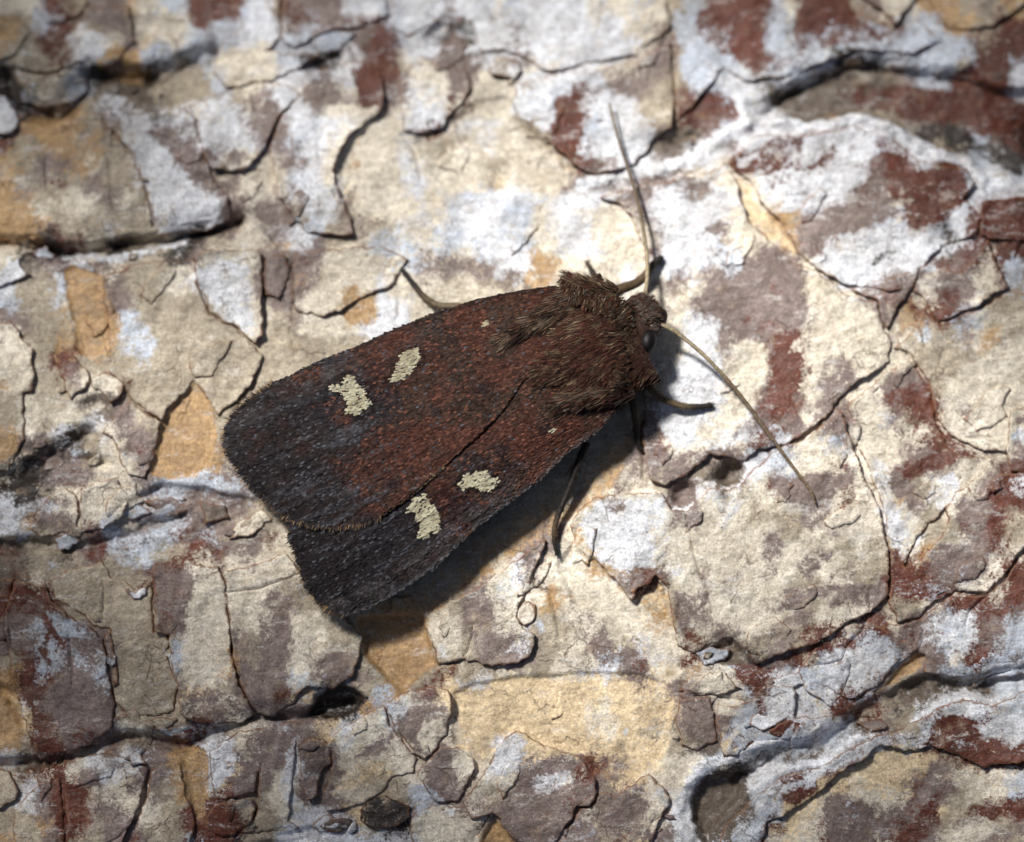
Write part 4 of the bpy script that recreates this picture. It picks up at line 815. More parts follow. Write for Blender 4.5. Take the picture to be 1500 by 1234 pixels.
# thin papery second-layer flakes, still stuck to the plates
def papers():
    out = []; tries = 0
    while len(out) < 56 and tries < 3000:
        tries += 1; r = random.uniform(18, 46); cx, cy = random.uniform(0, 1500), random.uniform(0, 1234)
        if any(math.hypot(cx-o[0], cy-o[1]) < 0.9*(r+o[2]) for o in out): continue
        if inside(UPL, np.array([cx]), np.array([cy]))[0]: continue
        out.append((cx, cy, r))
    res = []
    for cx, cy, r in out:
        n = random.randint(7, 11); an = random.uniform(0.2, 1.5); st = random.uniform(0.4, 0.75); pts = []
        for i in range(n):
            q_ = 6.283*i/n; rr = r*random.uniform(0.6, 1.25); u, v = rr*math.cos(q_), rr*st*math.sin(q_)
            pts.append((cx+u*math.cos(an)-v*math.sin(an), cy-u*math.sin(an)-v*math.cos(an)))
        res.append((pts, random.uniform(1.0, 2.0), random.uniform(0.8, 2.0), None))
    return res
HB = blur(H, 1)
for i, (poly, th, lf, let) in enumerate(papers()):
    build_plate(300+i, poly, th, lf, let, 3.6)
H_TOP = H

# ---- unseen leafy spray, added towards the sun to darken the frame's borders
def added_shade_twig():
    g = NT('shade_leaf'); g.b.inputs['Roughness'].default_value = 0.5
    pos = g.n('ShaderNodeNewGeometry').outputs['Position']
    g.l(g.mix(g.noise(pos, 300, 3), (0.035, 0.075, 0.02), (0.075, 0.12, 0.03)), g.b.inputs['Base Color'])
    r2 = random.Random(5); V_, F_ = [], []
    hx, hy = math.sin(SUN_AZ)/math.tan(SUN_EL), -math.cos(SUN_AZ)/math.tan(SUN_EL)
    n = 0
    while n < 430:
        gx, gy = r2.uniform(-1700, 3100), r2.uniform(-1500, 2600)      # where the leaf's shade lands on the bark
        e = math.hypot((gx-GAP[0])/GAP[2], (gy-GAP[1])/GAP[3])
        if e < 1.0: continue
        z = r2.uniform(2600, 3500); cx, cy = gx+hx*z, gy+hy*z
        fr = (DIST-z)/DIST
        if abs(cx-750) < 750*fr+420 and abs(cy-617) < 617*fr+420: continue
        n += 1
        L, W_ = r2.uniform(150, 230), r2.uniform(70, 105); a = r2.uniform(0, 6.283); tl = r2.gauss(0, 0.35)
        b0 = len(V_)
        prof = [(-1, 0.03), (-0.6, 0.7), (-0.1, 1.0), (0.4, 0.8), (0.8, 0.35), (1, 0.03)]
        for u, w_ in prof:
            for s_ in (-1, 0, 1):
                x, y = L*u, W_*w_*s_
                V_.append((cx+x*math.cos(a)-y*math.sin(a), cy+x*math.sin(a)+y*math.cos(a), z+x*tl+abs(s_)*w_*18-25*u*u))
        for k in range(len(prof)-1):
            for s_ in (0, 1): q_ = b0+k*3+s_; F_.append([q_, q_+1, q_+4, q_+3])
    zr = np.zeros(len(V_)); A = np.array(V_)
    # stem from the bark up through the leaves
    P = [(-470, -440, -190), (-560, -640, 500), (-760, -980, 1500), (-1000, -1500, 2600), (-1150, -2100, 3150), (-1250, -2900, 3300)]
    M_T = NT('shade_twig_bark'); M_T.b.inputs['Base Color'].default_value = (0.10, 0.065, 0.04, 1); M_T.b.inputs['Roughness'].default_value = 0.8
    C = np.array(P, float); rad = [95, 80, 62, 48, 36, 18]; TV, TF = [], []
    for i_, p in enumerate(C):
        for j_ in range(10):
            t = 6.283*j_/10; TV.append((p[0]+rad[i_]*math.cos(t), p[1]+rad[i_]*math.sin(t), p[2]+0.3*rad[i_]*math.sin(t)))
    for i_ in range(len(C)-1):
        for j_ in range(10): TF.append([i_*10+j_, i_*10+(j_+1) % 10, (i_+1)*10+(j_+1) % 10, (i_+1)*10+j_])
    TV = np.array(TV)
    tw = mesh_obj('shade_twig', world_pts(TV[:, 0], TV[:, 1], TV[:, 2], np.zeros(len(TV))), TF, M_T.m, tree)
    lv = mesh_obj('shade_foliage', world_pts(A[:, 0], A[:, 1], A[:, 2], zr), F_, g.m, tw, smooth=True); lv['kind'] = 'stuff'
GAP = (800, 460, 710, 520)  # added leaves stay outside this ellipse, so the frame's borders go darker
added_shade_twig()

# ================================================================== THE MOTH
MZ = 60.0
def bark_at(x, y): return float(sample(H_TOP, np.array([x]), np.array([y]))[0]+trunk_z(y))
def mw(P): P = np.asarray(P, float); return world_pts(P[:, 0], P[:, 1], P[:, 2]+0.14*(P[:, 1]-617), np.full(len(P), MZ))
moth = bpy.data.objects.new('moth', None); col.objects.link(moth)
moth.location = tuple(mw([(640, 650, bark_at(640, 650)-5)])[0])
moth['label'] = 'dark brown moth with cream wing spots resting on the flaking bark'
moth['category'] = 'moth'
BZ = -12.0       # bark level under the moth

def tps(ctrl):
    C = np.array(ctrl, float); n = len(C); P = C[:, :2]/100.0
    def U(r2): return np.where(r2 > 1e-12, r2*np.log(r2+1e-12), 0)
    K = U(((P[:, None]-P[None])**2).sum(-1))+np.eye(n)*0.02
    A = np.zeros((n+3, n+3)); A[:n, :n] = K; A[:n, n] = 1; A[:n, n+1:] = P; A[n, :n] = 1; A[n+1:, :n] = P.T
    w = np.linalg.solve(A, np.concatenate([C[:, 2], np.zeros(3)]))
    def f(x, y):
        q = np.stack([np.asarray(x), np.asarray(y)], 1)/100.0
        return U(((q[:, None]-P[None])**2).sum(-1)) @ w[:n]+w[n]+q @ w[n+1:]
    return f

UP = dict(
  poly=[(830,430),(815,417),(760,425),(700,437),(640,457),(580,480),(520,508),(470,527),(430,547),(400,560),(365,584),(341,605),(329,628),(327,650),(335,668),(350,690),(370,715),(395,737),(420,756),(452,766),(490,771),(520,768),(560,754),(600,727),(650,684),(700,639),(740,599),(768,556),(850,520),(870,460)],
  ctrl=[(830,430,58),(815,418,60),(760,425,62),(640,457,63),(520,508,56),(430,548,46),(365,585,37),(328,640,33),(350,690,38),(395,737,46),(420,757,50),(490,772,60),(560,755,71),(650,685,86),(740,600,98),(768,556,102),(560,620,84),(680,560,97),(450,660,64),(790,480,94),(850,520,96)],
  base=(812,482), d=(-0.925,0.380), L=478.0,
  reni=[(511,547),(521,551),(532,564),(545,580),(549,591),(540,596),(527,607),(509,604),(513,588),(505,577),(484,572),(487,561),(505,564)],
  orbi=[(593,516),(615,507),(619,524),(607,545),(591,556),(572,561),(583,537)],
  dots=[(714,473,3.4)], term=(9, 24))
LO = dict(
  poly=[(935,572),(905,590),(893,612),(879,631),(854,647),(824,672),(794,700),(747,736),(700,771),(675,796),(637,832),(593,860),(554,884),(528,896),(507,899),(486,892),(465,876),(452,860),(444,838),(434,807),(425,786),(427,770),(446,748),(545,733),(640,665),(760,530),(850,520),(920,540)],
  ctrl=[(935,572,74),(900,605,72),(854,647,66),(794,700,62),(711,769,58),(637,832,52),(554,884,43),(507,902,37),(444,838,38),(425,790,41),(418,756,44),(490,770,53),(560,752,65.5),(650,682,83),(740,597,94.5),(770,550,98.5),(545,733,64),(640,662,80),(760,530,94),(440,742,45),(620,760,70),(740,670,84),(840,600,88),(520,830,54),(850,530,94)],
  base=(868,596), d=(-0.857,0.515), L=478.0,
  reni=[(609,727),(626,721),(634,730),(645,749),(649,770),(634,783),(615,789),(618,766),(612,749),(598,747)],
  orbi=[(670,708),(686,692),(711,687),(735,701),(725,714),(711,718),(698,714),(681,715)],
  dots=[(812,628,3.4)], term=(14, 21))

def wing_colour(Wd, x, y, lower):
    n = len(x); d = np.array(Wd['d']); b = np.array(Wd['base'])
    t = ((x-b[0])*d[0]+(y-b[1])*d[1])/Wd['L']; v = -(x-b[0])*d[1]+(y-b[1])*d[0]
    if lower: v = -v
    red = np.array([0.092, 0.034, 0.022]); brown = np.array([0.055, 0.031, 0.022]); dark = np.array([0.020, 0.015, 0.016]); slate = np.array([0.080, 0.080, 0.092])
    n1 = fbm(x, y, 46, 701, 4); n2 = fbm(x, y, 22, 702, 3)
    c = red+(brown-red)*np.clip(0.5+1.7*n1+0.5*n2, 0, 1)[:, None]
    lim = 0.50 if not lower else 0.32
    f = np.clip((t-lim+0.08+0.18*n1+0.14*n2)/0.55, 0, 1); f = f*f*(3-2*f)
    c = c*(1-f[:, None])+dark*f[:, None]
    # pale-grey scale streaks lying along the veins of the outer wing
    ang = v+10*fbm(x, y, 90, 711, 2)+ (t-0.5)*30
    st = np.clip(fbm(ang*3.2, t*130, 30, 721, 3)*3.2-0.15, 0, 1)
    g = f*st*np.clip((1.06-t)/0.2, 0, 1)
    c = c*(1-0.75*g[:, None])+slate*0.75*g[:, None]
    # maroon shade between the spots and black wedges beside the kidney mark
    rc = np.mean(Wd['reni'], 0); oc = np.mean(Wd['orbi'], 0)
    def blob(px_, py_, r): return np.exp(-(((x-px_)**2+(y-py_)**2)/r**2))
    m = np.clip(blob(*((rc+oc)/2), 30)+0.7*blob(*(oc+(oc-rc)*0.45), 22), 0, 1)[:, None]*0.8
    c = c*(1-m)+np.array([0.036, 0.010, 0.010])*m
    k = np.clip(1.2*blob(rc[0]-32, rc[1]+8, 22)+blob(rc[0]+45, rc[1]+22, 26)*(0 if lower else 1)+0.8*blob(rc[0]-60, rc[1]+30, 34), 0, 1)[:, None]*0.72
    c = c*(1-k)+np.array([0.016, 0.015, 0.019])*k
    for (qx, qy, r) in ([(575,706,10),(710,568,14),(640,600,9),(735,520,8),(560,640,10)] if not lower else [(690,670,16),(740,655,12),(800,625,10),(560,800,12)]):
        k = blob(qx, qy, r)[:, None]*0.75; c = c*(1-k)+np.array([0.016, 0.014, 0.018])*k
    # cross lines
    for tc, wl in ((0.30, 0.014), (0.86, 0.018)):
        k = np.exp(-((t-tc+0.025*np.sin(v/17.0)+0.02*n2)/wl)**2)[:, None]*0.45; c = c*(1-k)+np.array([0.018, 0.014, 0.016])*k
    vr = (v if not lower else -v)/(0.45+0.65*np.clip(t, 0, 1.1))
    k = (np.exp(-((np.mod(vr, 26.0)-13)/3.0)**2)*np.clip(t*1.4-0.2, 0, 0.8))[:, None]*0.5; c = c*(1-k)+np.array([0.020, 0.016, 0.018])*k
    # grey frosting behind the leading edge
    cd = segdist(Wd['poly'][1:13] if not lower else Wd['poly'][3:15], x, y)
    k = (np.exp(-((cd-22)/13)**2)*np.clip(t*1.6-0.1, 0, 1)*np.clip(0.5+1.5*n2, 0, 1))[:, None]*0.6
    c = c*(1-k)+np.array([0.115, 0.100, 0.100])*k
    k = (np.exp(-(cd/6.0)**2))[:, None]*0.75; c = c*(1-k)+(np.array([0.022, 0.018, 0.017]) if not lower else np.array([0.085, 0.080, 0.080]))*k
    # per-scale variation
    r = rng.random(n); c = c*np.exp(rng.normal(0, 0.38, n))[:, None]
    p = 0.03+0.03*f+0.22*g
    c = np.where((r < p)[:, None], np.array([0.10, 0.10, 0.115])*(0.45+0.9*rng.random((n, 1))), c)
    c = np.where(((r > 0.90) & (f < 0.5))[:, None], np.array([0.17, 0.066, 0.040])*(0.6+0.8*rng.random((n, 1))), c)
    c = c*0.66
    dd = np.minimum(segdist(Wd['reni'], x, y, True), segdist(Wd['orbi'], x, y, True))
    c = c*(1-0.55*np.exp(-(dd/6.0)**2))[:, None]
    # cream marks with frayed edges
    xx = x+2.0*fbm(x, y, 14, 731, 3)+rng.normal(0, 1.1, n); yy = y+2.0*fbm(x, y, 14, 732, 3)+rng.normal(0, 1.1, n)
    sp = inside(Wd['reni'], xx, yy) | inside(Wd['orbi'], xx, yy)
    for (qx, qy, r_) in Wd['dots']: sp |= (xx-qx)**2+(yy-qy)**2 < r_*r_
    cream = np.array([0.44, 0.405, 0.285])*(0.68+0.45*rng.random((n, 1)))
    low = fbm(x, y, 14, 741, 2)
    cream = np.where((low > 0.28)[:, None], np.array([0.34, 0.30, 0.20])*(0.7+0.5*rng.random((n, 1))), cream)
    c = np.where(sp[:, None] & (rng.random(n) > 0.05)[:, None], cream, c)
    return c, t

def build_wing(Wd, lower):
    f = tps(Wd['ctrl'])
    bd = resample(Wd['poly'], 6, True)
    bd = bd+np.stack([0.6*vnoise(bd[:, 0], bd[:, 1], 9, 3), 0.6*vnoise(bd[:, 0], bd[:, 1], 9, 4)], 1)
    gx, gy = np.meshgrid(np.arange(bd[:, 0].min(), bd[:, 0].max(), 8), np.arange(bd[:, 1].min(), bd[:, 1].max(), 7))
    gx = (gx+(np.arange(gx.shape[0]) % 2)[:, None]*4).ravel(); gy = gy.ravel()
    k = inside(bd, gx, gy) & (segdist(bd, gx, gy, True) > 4); gx, gy = gx[k], gy[k]
    pts = np.vstack([bd, np.stack([gx, gy], 1)])
    res = delaunay_2d_cdt([Vector(p) for p in pts], [], [list(range(len(bd)))], 1, 1e-4)
    P = np.array([(v.x, v.y) for v in res[0]])
    fc = []
    for ff in res[2]:
        a, b, c = P[ff[0]], P[ff[1]], P[ff[2]]
        fc.append(list(ff) if (b[0]-a[0])*(c[1]-a[1])-(b[1]-a[1])*(c[0]-a[0]) < 0 else list(ff)[::-1])
    def zf(x, y):
        d = np.array(Wd['d']); b = np.array(Wd['base'])
        v = -(x-b[0])*d[1]+(y-b[1])*d[0]
        tt = ((x-b[0])*d[0]+(y-b[1])*d[1])/Wd['L']; vr = v/(0.45+0.65*np.clip(tt, 0, 1.1))       # veins fan out from the base
        return f(x, y)+1.7*np.exp(-((np.mod(vr, 26.0)-13)/3.2)**2)*np.clip(tt*1.5, 0.1, 1)+1.8*fbm(x, y, 55, 781, 2)
    z = zf(P[:, 0], P[:, 1])
    c, t = wing_colour(Wd, P[:, 0], P[:, 1], lower)
    o = mesh_obj('forewing', mw(np.column_stack([P, z])), fc, M_WING, moth, np.clip(c, 0, 0.09))
    o['label'] = 'forewing lying on top along the back' if not lower else 'forewing tucked beneath its neighbour, casting the shadow'
    so = o.modifiers.new('thickness', 'SOLIDIFY'); so.thickness = 2.0*S; so.offset = -1
    # dust of overlapping scales
    d = np.array(Wd['d']); e = np.array([-d[1], d[0]])
    rows = np.arange(-60, Wd['L']+80, 3.6); cols_ = np.arange(-330, 330, 2.7)
    U_, V_ = np.meshgrid(rows, cols_, indexing='ij'); V_ = V_+(np.arange(len(rows)) % 2)[:, None]*1.35
    U_ = U_.ravel()+rng.normal(0, 0.7, U_.size); V_ = V_.ravel()+rng.normal(0, 0.5, V_.size)
    X = Wd['base'][0]+U_*d[0]+V_*e[0]; Y = Wd['base'][1]+U_*d[1]+V_*e[1]
    k = inside(bd, X, Y); X, Y = X[k], Y[k]
    if lower:      # nothing lives under the other wing
        cov = inside(UP['poly'], X, Y) & (segdist(UP['poly'], X, Y, True) > 12); X, Y = X[~cov], Y[~cov]
    n = len(X); C, t = wing_colour(Wd, X, Y, lower)
    ang = np.arctan2(d[1], d[0])+rng.normal(0, 0.16, n)+0.0012*(-(X-Wd['base'][0])*d[1]+(Y-Wd['base'][1])*d[0])*(1 if not lower else 1)
    tx, ty = np.cos(ang), np.sin(ang); ln = rng.uniform(4.6, 7.4, n); wd = rng.uniform(1.2, 1.8, n)
    tilt = np.abs(rng.normal(0.08, 0.06, n)); roll = rng.normal(0, 0.12, n)
    prof = [(0.0, 0.45, 0.0), (0.72, 1.0, 0.8), (1.0, 0.42, 1.0)]
    vs_ = []
    for fr, ww, up in prof:
        cx = X+tx*ln*fr; cy = Y+ty*ln*fr; h = zf(cx, cy)+0.5+up*ln*tilt
        for s_ in (-1, 1):
            vs_.append(np.stack([cx-ty*wd*ww*s_, cy+tx*wd*ww*s_, h+s_*wd*ww*roll], 1))
    VV = np.stack(vs_, 1).reshape(-1, 3)
    base = (np.arange(n)*6)[:, None]
    F1 = base+np.array([[0, 1, 3, 2]]); F2 = base+np.array([[2, 3, 5, 4]])
    so_ = mesh_obj('wing_scales', mw(VV), np.vstack([F1, F2]), M_SCALE, o, np.repeat(C, 6, 0), smooth=False)
    so_['kind'] = 'stuff'
    # hair fringe on the outer margin, and a sparse one on the leading edge
    a, b = Wd['term']
    edge = resample(Wd['poly'][a:b+1], 0.55, False); m = len(edge)
    out = np.tile(d, (m, 1))*0.8; tt = np.gradient(edge, axis=0); tt /= np.linalg.norm(tt, axis=1, keepdims=True)+1e-9
    nn = np.stack([tt[:, 1], -tt[:, 0]], 1); nn *= np.sign((nn*d).sum(1, keepdims=True)); out = nn*0.7+d*0.3+rng.normal(0, 0.16, (m, 2))
    P0 = edge-out*3; ln = rng.uniform(6, 13, m)
    hc = np.where(rng.random((m, 1)) < 0.28, np.array([0.26, 0.17, 0.085]), np.array([0.055, 0.042, 0.038]))*(0.6+0.8*rng.random((m, 1)))
    hv, hf, hcol = ribbons(np.column_stack([P0, zf(P0[:, 0], P0[:, 1])+rng.uniform(-2, 0.5, m)]), np.column_stack([out, rng.normal(-0.08, 0.1, m)]), ln, 0.75, hc, 0.0)
    fr = mesh_obj('fringe', mw(hv), hf, M_FUR, o, hcol, smooth=False); fr['kind'] = 'stuff'
    return zf

def ribbons(P0, D, ln, w, colr, droop, seg=2, tip=1.0):
    P0 = np.asarray(P0, float); D = np.asarray(D, float); D = D/(np.linalg.norm(D, axis=1, keepdims=True)+1e-9)
    n = len(P0); ln = np.broadcast_to(ln, n); w = np.broadcast_to(w, n)
    side = np.stack([-D[:, 1], D[:, 0], np.zeros(n)], 1); side /= np.linalg.norm(side, axis=1, keepdims=True)+1e-9
    side += rng.normal(0, 0.3, (n, 3))
    vs_ = []; cs = []
    for s_ in range(seg+1):
        u = s_/seg; c = P0+D*(ln*u)[:, None]; c[:, 2] -= droop*ln*u*u
        ww = (w*(1-0.75*u))[:, None]
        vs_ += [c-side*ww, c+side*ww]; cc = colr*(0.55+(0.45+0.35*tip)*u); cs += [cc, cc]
    V_ = np.stack(vs_, 1).reshape(-1, 3); C_ = np.stack(cs, 1).reshape(-1, 3)
    base = (np.arange(n)*2*(seg+1))[:, None]
    F_ = np.vstack([base+np.array([[2*k, 2*k+1, 2*k+3, 2*k+2]]) for k in range(seg)])
    return V_, F_, C_

# ---- body: one skin from brow to tail
def loft(path, nseg=28):
    # path rows: x y z half-width half-height ; interpolated with Catmull-Rom
    A = np.array(path, float); out = []
    for i in range(len(A)-1):
        p0, p1, p2, p3 = A[max(i-1, 0)], A[i], A[i+1], A[min(i+2, len(A)-1)]
        for t in np.linspace(0, 1, 6, endpoint=False):
            out.append(0.5*((2*p1)+(-p0+p2)*t+(2*p0-5*p1+4*p2-p3)*t*t+(-p0+3*p1-3*p2+p3)*t**3))
    out.append(A[-1]); R = np.array(out); R[:, 3:] = np.maximum(R[:, 3:], 0.5)
    tan = np.gradient(R[:, :3], axis=0); tan[:, 2] *= 0.3; tan /= np.linalg.norm(tan, axis=1, keepdims=True)
    side = np.stack([-tan[:, 1], tan[:, 0], np.zeros(len(R))], 1); side /= np.linalg.norm(side, axis=1, keepdims=True)
    up = np.array([0, 0, 1.0])
    a = np.linspace(0, 2*math.pi, nseg, endpoint=False)
    V_ = (R[:, None, :3]+side[:, None]*(R[:, 3, None]*np.cos(a))[..., None]+up*(R[:, 4, None]*np.sin(a))[..., None])
    m = len(R); F_ = []
    for i in range(m-1):
        for j in range(nseg):
            F_.append([i*nseg+j, i*nseg+(j+1) % nseg, (i+1)*nseg+(j+1) % nseg, (i+1)*nseg+j])
    F_.append(list(range(nseg))[::-1]); F_.append([(m-1)*nseg+j for j in range(nseg)])
    return V_.reshape(-1, 3), F_
BODY = [(978,456,46,4,4),(972,459,47,13,12),(958,466,50,24,20),(944,474,52,28,24),(934,480,54,38,27),(920,488,58,66,36),(895,500,56,84,34),(860,518,58,88,38),(820,535,56,74,36),(780,556,52,52,30),(720,600,48,46,28),(620,670,36,40,24),(520,740,28,24,16),(455,785,24,5,5)]
bv, bf = loft(BODY)
bc = np.tile(np.array([0.045, 0.022, 0.015]), (len(bv), 1))
body = mesh_obj('body', mw(bv), bf, M_SKIN, moth, bc)

build_wing(LO, True)
ZU = build_wing(UP, False)

# ---- fur: lobes of backswept hair over thorax, collar and head
AX = np.array([-0.88, 0.475])
FUR = []
def clump(x, y, size, seed):
    ix, iy = np.floor((x+3*vnoise(x, y, 9, seed))/size), np.floor((y+3*vnoise(x, y, 9, seed+1))/size)
    return np.stack([hashr(ix, iy, seed+2)-0.5, hashr(ix, iy, seed+3)-0.5, hashr(ix, iy, seed+4)-0.5], 1), hashr(ix, iy, seed+5)
def lobe(p0, p1, w0, w1, z0, z1, h, n, ln, cols_, spread=0.25, lift=0.25, cl=9, seed=0, wd=0.5):
    p0, p1 = np.array(p0, float), np.array(p1, float); d = p1-p0; L = np.linalg.norm(d); d /= L; e = np.array([-d[1], d[0]])
    u = rng.random(n)**0.9; s_ = rng.uniform(-1, 1, n)
    w = w0+(w1-w0)*u; prof = np.sqrt(np.clip(1-s_**2, 0, 1))
    xy = p0+np.outer(u*L, d)+e*(s_*w)[:, None]
    z = z0+(z1-z0)*u+h*prof*np.sqrt(np.clip(1-(2*u-0.9)**2*0.8, 0.05, 1))-2
    j, tone = clump(xy[:, 0], xy[:, 1], cl, 800+seed)
    D = np.column_stack([np.tile(d, (n, 1))+e*(s_*spread)[:, None], lift*(0.4+prof)*np.ones(n)])
    D[:, 2] *= np.clip(1.1-u*0.9, 0.1, 1)
    D += j*np.array([0.26, 0.26, 0.22])+rng.normal(0, 0.13, (n, 3))
    C0 = np.array(cols_)
    pick = C0[np.clip((rng.random(n)*0.55+tone*0.6)*len(C0), 0, len(C0)-1).astype(int)]
    c = pick*0.62*np.exp(rng.normal(0, 0.45, n))[:, None]
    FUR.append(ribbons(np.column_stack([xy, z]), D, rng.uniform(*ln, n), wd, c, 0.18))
DK, RB, BR, TN, GR = (0.018,0.010,0.008), (0.088,0.032,0.020), (0.058,0.034,0.022), (0.190,0.130,0.080), (0.115,0.096,0.076)
lobe((925,478),(800,548), 92, 62, 60, 70, 50, 30000, (9,17), [DK,RB,RB,RB,BR,TN], 0.20, 0.12, 10, 1)          # thorax
lobe((868,432),(742,500), 30, 12, 70, 96, 20, 5000, (14,26), [DK,BR,DK,RB,TN,GR], 0.10, 0.12, 8, 2)              # upper shoulder tuft
lobe((915,505),(782,548), 34, 20, 100, 100, 14, 5000, (12,22), [BR,RB,RB,DK,TN], 0.15, 0.14, 8, 3)            # central crest
lobe((925,560),(806,594), 26, 10, 78, 90, 18, 5000, (14,26), [DK,BR,DK,RB,TN,GR], 0.08, 0.10, 8, 4)              # lower shoulder tuft
lobe((905,432),(832,412), 14, 11, 66, 70, 20, 2000, (10,20), [RB,RB,BR,TN,DK], 0.25, 0.35, 7, 5)              # collar corner
# collar band standing around the neck
band = resample([(822,408),(850,414),(880,420),(908,431),(927,450),(936,476),(939,510),(936,545),(928,575),(915,588)], 1.0, False)
m = 7500; ii = rng.integers(0, len(band), m); bx = band[ii]+AX*rng.uniform(0, 34, (m, 1))+rng.normal(0, 1.5, (m, 2))
inn = np.array([872, 505])-band[ii]; inn /= np.linalg.norm(inn, axis=1, keepdims=True)
q = rng.random(m); bx = band[ii]+inn*(q*30)[:, None]+rng.normal(0, 1.5, (m, 2))
j, tone = clump(bx[:, 0], bx[:, 1], 7, 870)
D = np.column_stack([inn*0.35+AX*0.55, 0.75-0.35*q])+j*0.45+rng.normal(0, 0.12, (m, 3))
C0 = np.array([DK, RB, BR, TN, RB, GR]); pick = C0[np.clip((rng.random(m)*0.55+tone*0.6)*6, 0, 5).astype(int)]
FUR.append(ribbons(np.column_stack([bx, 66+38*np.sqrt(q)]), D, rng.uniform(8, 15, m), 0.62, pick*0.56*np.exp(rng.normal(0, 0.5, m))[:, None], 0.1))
# shaggy under-edge of the thorax
m = 900; u = rng.random(m); ex = np.column_stack([932-30*u, 545+45*u]); D = np.column_stack([np.tile([0.25, 0.55], (m, 1))+AX*0.2, rng.normal(-0.35, 0.2, m)])+rng.normal(0, 0.25, (m, 3))
FUR.append(ribbons(np.column_stack([ex+rng.normal(0, 3, (m, 2)), rng.uniform(45, 80, m)]), D, rng.uniform(8, 18, m), 0.7, 0.6*np.array(BR)*np.exp(rng.normal(0, 0.5, m))[:, None], 0.1))
# brow and crown of the head: short, pale-tipped, upright
m = 7000; th = rng.uniform(0, 6.283, m); r = np.sqrt(rng.random(m))
hx = 935+27*r*np.cos(th); hy = 461+27*r*np.sin(th); hz = 60+12*np.sqrt(np.clip(1-r*r, 0, 1))
j, tone = clump(hx, hy, 6, 890)
D = np.column_stack([0.95+0.25*r*np.cos(th), -0.30+0.55*r*np.sin(th), np.full(m, 0.34)])+j*1.0+rng.normal(0, 0.15, (m, 3))
C0 = np.array([DK, BR, RB, GR, (0.15,0.125,0.11), (0.11,0.07,0.055)]); pick = C0[np.clip((rng.random(m)*0.6+tone*0.5)*6, 0, 5).astype(int)]
FUR.append(ribbons(np.column_stack([hx, hy, hz]), D, rng.uniform(7, 14, m), 0.55, pick*0.62*np.exp(rng.normal(0, 0.45, m))[:, None], 0.0))
off = 0; fv, ff, fcx = [], [], []
for v_, f_, c_ in FUR:
    fv.append(v_); ff.append(f_+off); fcx.append(c_); off += len(v_)
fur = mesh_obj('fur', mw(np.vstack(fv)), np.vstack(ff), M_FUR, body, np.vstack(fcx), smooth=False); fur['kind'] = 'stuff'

# ---- tubes for antennae and legs
def tube(name, path, rad, cols_, mat, parent, nseg=10, ring=0.0, step=2.0, hairs=None):
    A = np.array(path, float); R = np.array(rad, float); C = np.array(cols_, float); n = len(A)
    out = []
    for i in range(n-1):
        p0, p1, p2, p3 = A[max(i-1, 0)], A[i], A[i+1], A[min(i+2, n-1)]
        k = max(2, int(np.linalg.norm(p2-p1)/step))
        for t in np.linspace(0, 1, k, endpoint=False):
            q_ = 0.5*((2*p1)+(-p0+p2)*t+(2*p0-5*p1+4*p2-p3)*t*t+(-p0+3*p1-3*p2+p3)*t**3)
            out.append((*q_, *(R[i]*(1-t)+R[i+1]*t,), *(C[i]*(1-t)+C[i+1]*t)))
    out.append((*A[-1], R[-1], *C[-1])); Q = np.array(out); m = len(Q)
    rr = Q[:, 3]*(1+ring*np.where(np.arange(m) % 2 == 0, 1, -1)); rr[-1] *= 0.5
    T = np.gradient(Q[:, :3], axis=0); T /= np.linalg.norm(T, axis=1, keepdims=True)+1e-9
    s1 = np.cross(T, [0, 0, 1.0]); s1 /= np.linalg.norm(s1, axis=1, keepdims=True)+1e-9; s2 = np.cross(s1, T)
    a = np.linspace(0, 2*math.pi, nseg, endpoint=False)
    V_ = Q[:, None, :3]+rr[:, None, None]*(s1[:, None]*np.cos(a)[None, :, None]+s2[:, None]*np.sin(a)[None, :, None])
    F_ = [[i*nseg+j, i*nseg+(j+1) % nseg, (i+1)*nseg+(j+1) % nseg, (i+1)*nseg+j] for i in range(m-1) for j in range(nseg)]
    F_.append(list(range(nseg))[::-1]); F_.append([(m-1)*nseg+j for j in range(nseg)])
    cc = np.repeat(Q[:, 4:7], nseg, 0)
    if ring: cc *= np.repeat(np.where(np.arange(m) % 2 == 0, 1.15, 0.7), nseg)[:, None]
    o = mesh_obj(name, mw(V_.reshape(-1, 3)), F_, mat, parent, cc)
    if hairs:
        k = int(hairs*m); ii = rng.integers(0, m, k); th = rng.uniform(0, 6.283, k)
        nrm = s1[ii]*np.cos(th)[:, None]+s2[ii]*np.sin(th)[:, None]
        hv, hf, hc = ribbons(Q[ii, :3]+nrm*rr[ii][:, None]*0.8, T[ii]*0.9+nrm*0.45+rng.normal(0, 0.15, (k, 3)), rng.uniform(3, 6.5, k), 0.55, Q[ii, 4:7]*np.exp(rng.normal(0.1, 0.45, k))[:, None], 0.0)
        h = mesh_obj('leg_hair', mw(hv), hf, M_FUR, o, hc, smooth=False); h['kind'] = 'stuff'
    return o
AN1, AN2, AN3 = (0.34,0.27,0.17), (0.16,0.115,0.070), (0.22,0.15,0.085)
tube('antenna', [(944,440,58),(946,431,58),(950,401,46),(949,362,32),(943,318,26),(934,277,18),(923,238,12),(910,197,8),(901,161,6),(896,138,4)],
     [3.2,3.1,3.0,2.9,2.8,2.6,2.4,2.1,1.8,1.3], [AN1,AN1,AN1,AN1,AN2,AN2,AN2,AN2,AN3,AN3], M_LEG, moth, 10, 0.07)
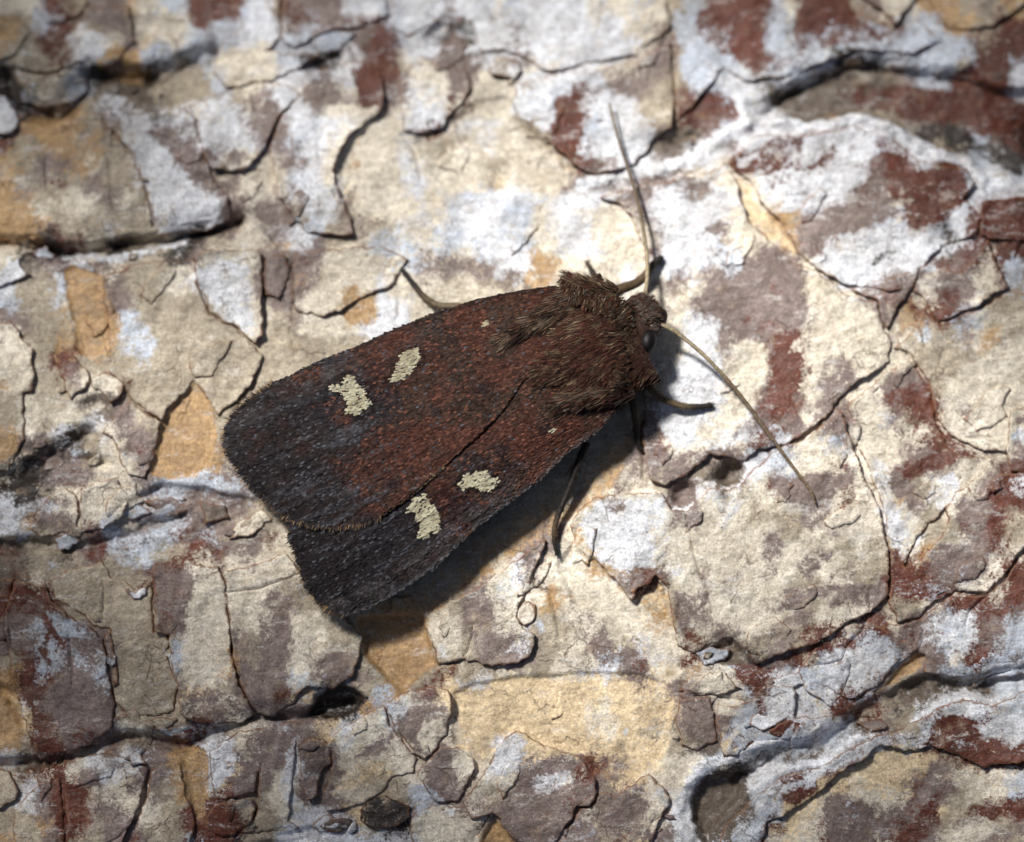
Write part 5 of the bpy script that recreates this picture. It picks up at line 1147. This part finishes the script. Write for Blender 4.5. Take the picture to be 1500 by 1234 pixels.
tube('antenna', [(962,470,60),(968,474,60),(991,486,54),(1017,506,46),(1041,528,40),(1070,559,34),(1099,595,30),(1122,627,27),(1152,668,23),(1178,703,19),(1192,724,16),(1197,740,13)],
     [3.2,3.2,3.2,3.1,3.0,2.9,2.8,2.6,2.4,2.1,1.7,1.2], [AN1,AN1,AN1,AN1,AN1,AN2,AN2,AN2,AN2,AN3,AN3,AN3], M_LEG, moth, 10, 0.07)
def leg(pts, rad, cols_, hairs=3.0):
    P = []
    for (x, y, h) in pts: P.append((x, y, bark_at(x, y)+h-0.14*(y-617)))
    return tube('leg', P, rad, cols_, M_LEG, moth, 10, 0.0, 2.5, hairs)
LB, LK, LT = (0.085,0.055,0.028), (0.018,0.014,0.012), (0.13,0.095,0.055)
leg([(915,520,48),(937,541,44),(952,565,30),(973,584,20),(1000,594,13),(1024,596,8),(1047,593,6)], [9,8,6.5,5.2,4.8,4.4,3.8], [LB,LB,LB,LB,LT,LK,LK])
leg([(895,440,44),(907,424,42),(933,413,30),(949,400,22),(960,384,15),(975,372,8)], [8,8,7,6.5,5.5,4], [LB,LB,LB,LB,LK,LK])
leg([(885,430,34),(877,413,26),(870,396,14),(861,379,6)], [5,4.5,4,2.8], [LB,LB,LK,LB])
leg([(700,452,30),(673,447,24),(641,445,18),(620,433,12),(604,414,8),(587,392,6)], [6,5.5,5,4.5,4.2,3.2], [LB,LT,LT,LB,LK,LK])
leg([(915,560,44),(928,582,32),(933,612,18),(936,640,10),(941,662,6)], [8,7.5,6,4.5,3], [LK,LK,LB,LK,LK])
leg([(860,650,46),(849,676,36),(832,722,22),(820,750,17),(813,774,12),(813,796,8),(817,815,6)], [6,5.5,4.6,4.2,4,3.6,3], [LK,LK,LK,LK,LB,LK,LK])
# ---- eyes
def eye(cx, cy, cz, rx, ry, rz, rot):
    nu, nv = 28, 16; V_ = []; F_ = []
    for i in range(nv+1):
        ph = math.pi*i/nv
        for j_ in range(nu):
            t = 2*math.pi*j_/nu; x, y, z = rx*math.sin(ph)*math.cos(t), ry*math.sin(ph)*math.sin(t), rz*math.cos(ph)
            V_.append((cx+x*math.cos(rot)-y*math.sin(rot), cy+x*math.sin(rot)+y*math.cos(rot), cz+z))
    for i in range(nv):
        for j_ in range(nu): F_.append([i*nu+j_, i*nu+(j_+1) % nu, (i+1)*nu+(j_+1) % nu, (i+1)*nu+j_])
    return mesh_obj('eye', mw(V_), F_, M_EYE, moth)
eye(949, 500, 70, 13, 18, 15, 0.15)
eye(940, 450, 34, 12, 13, 13, -0.3)
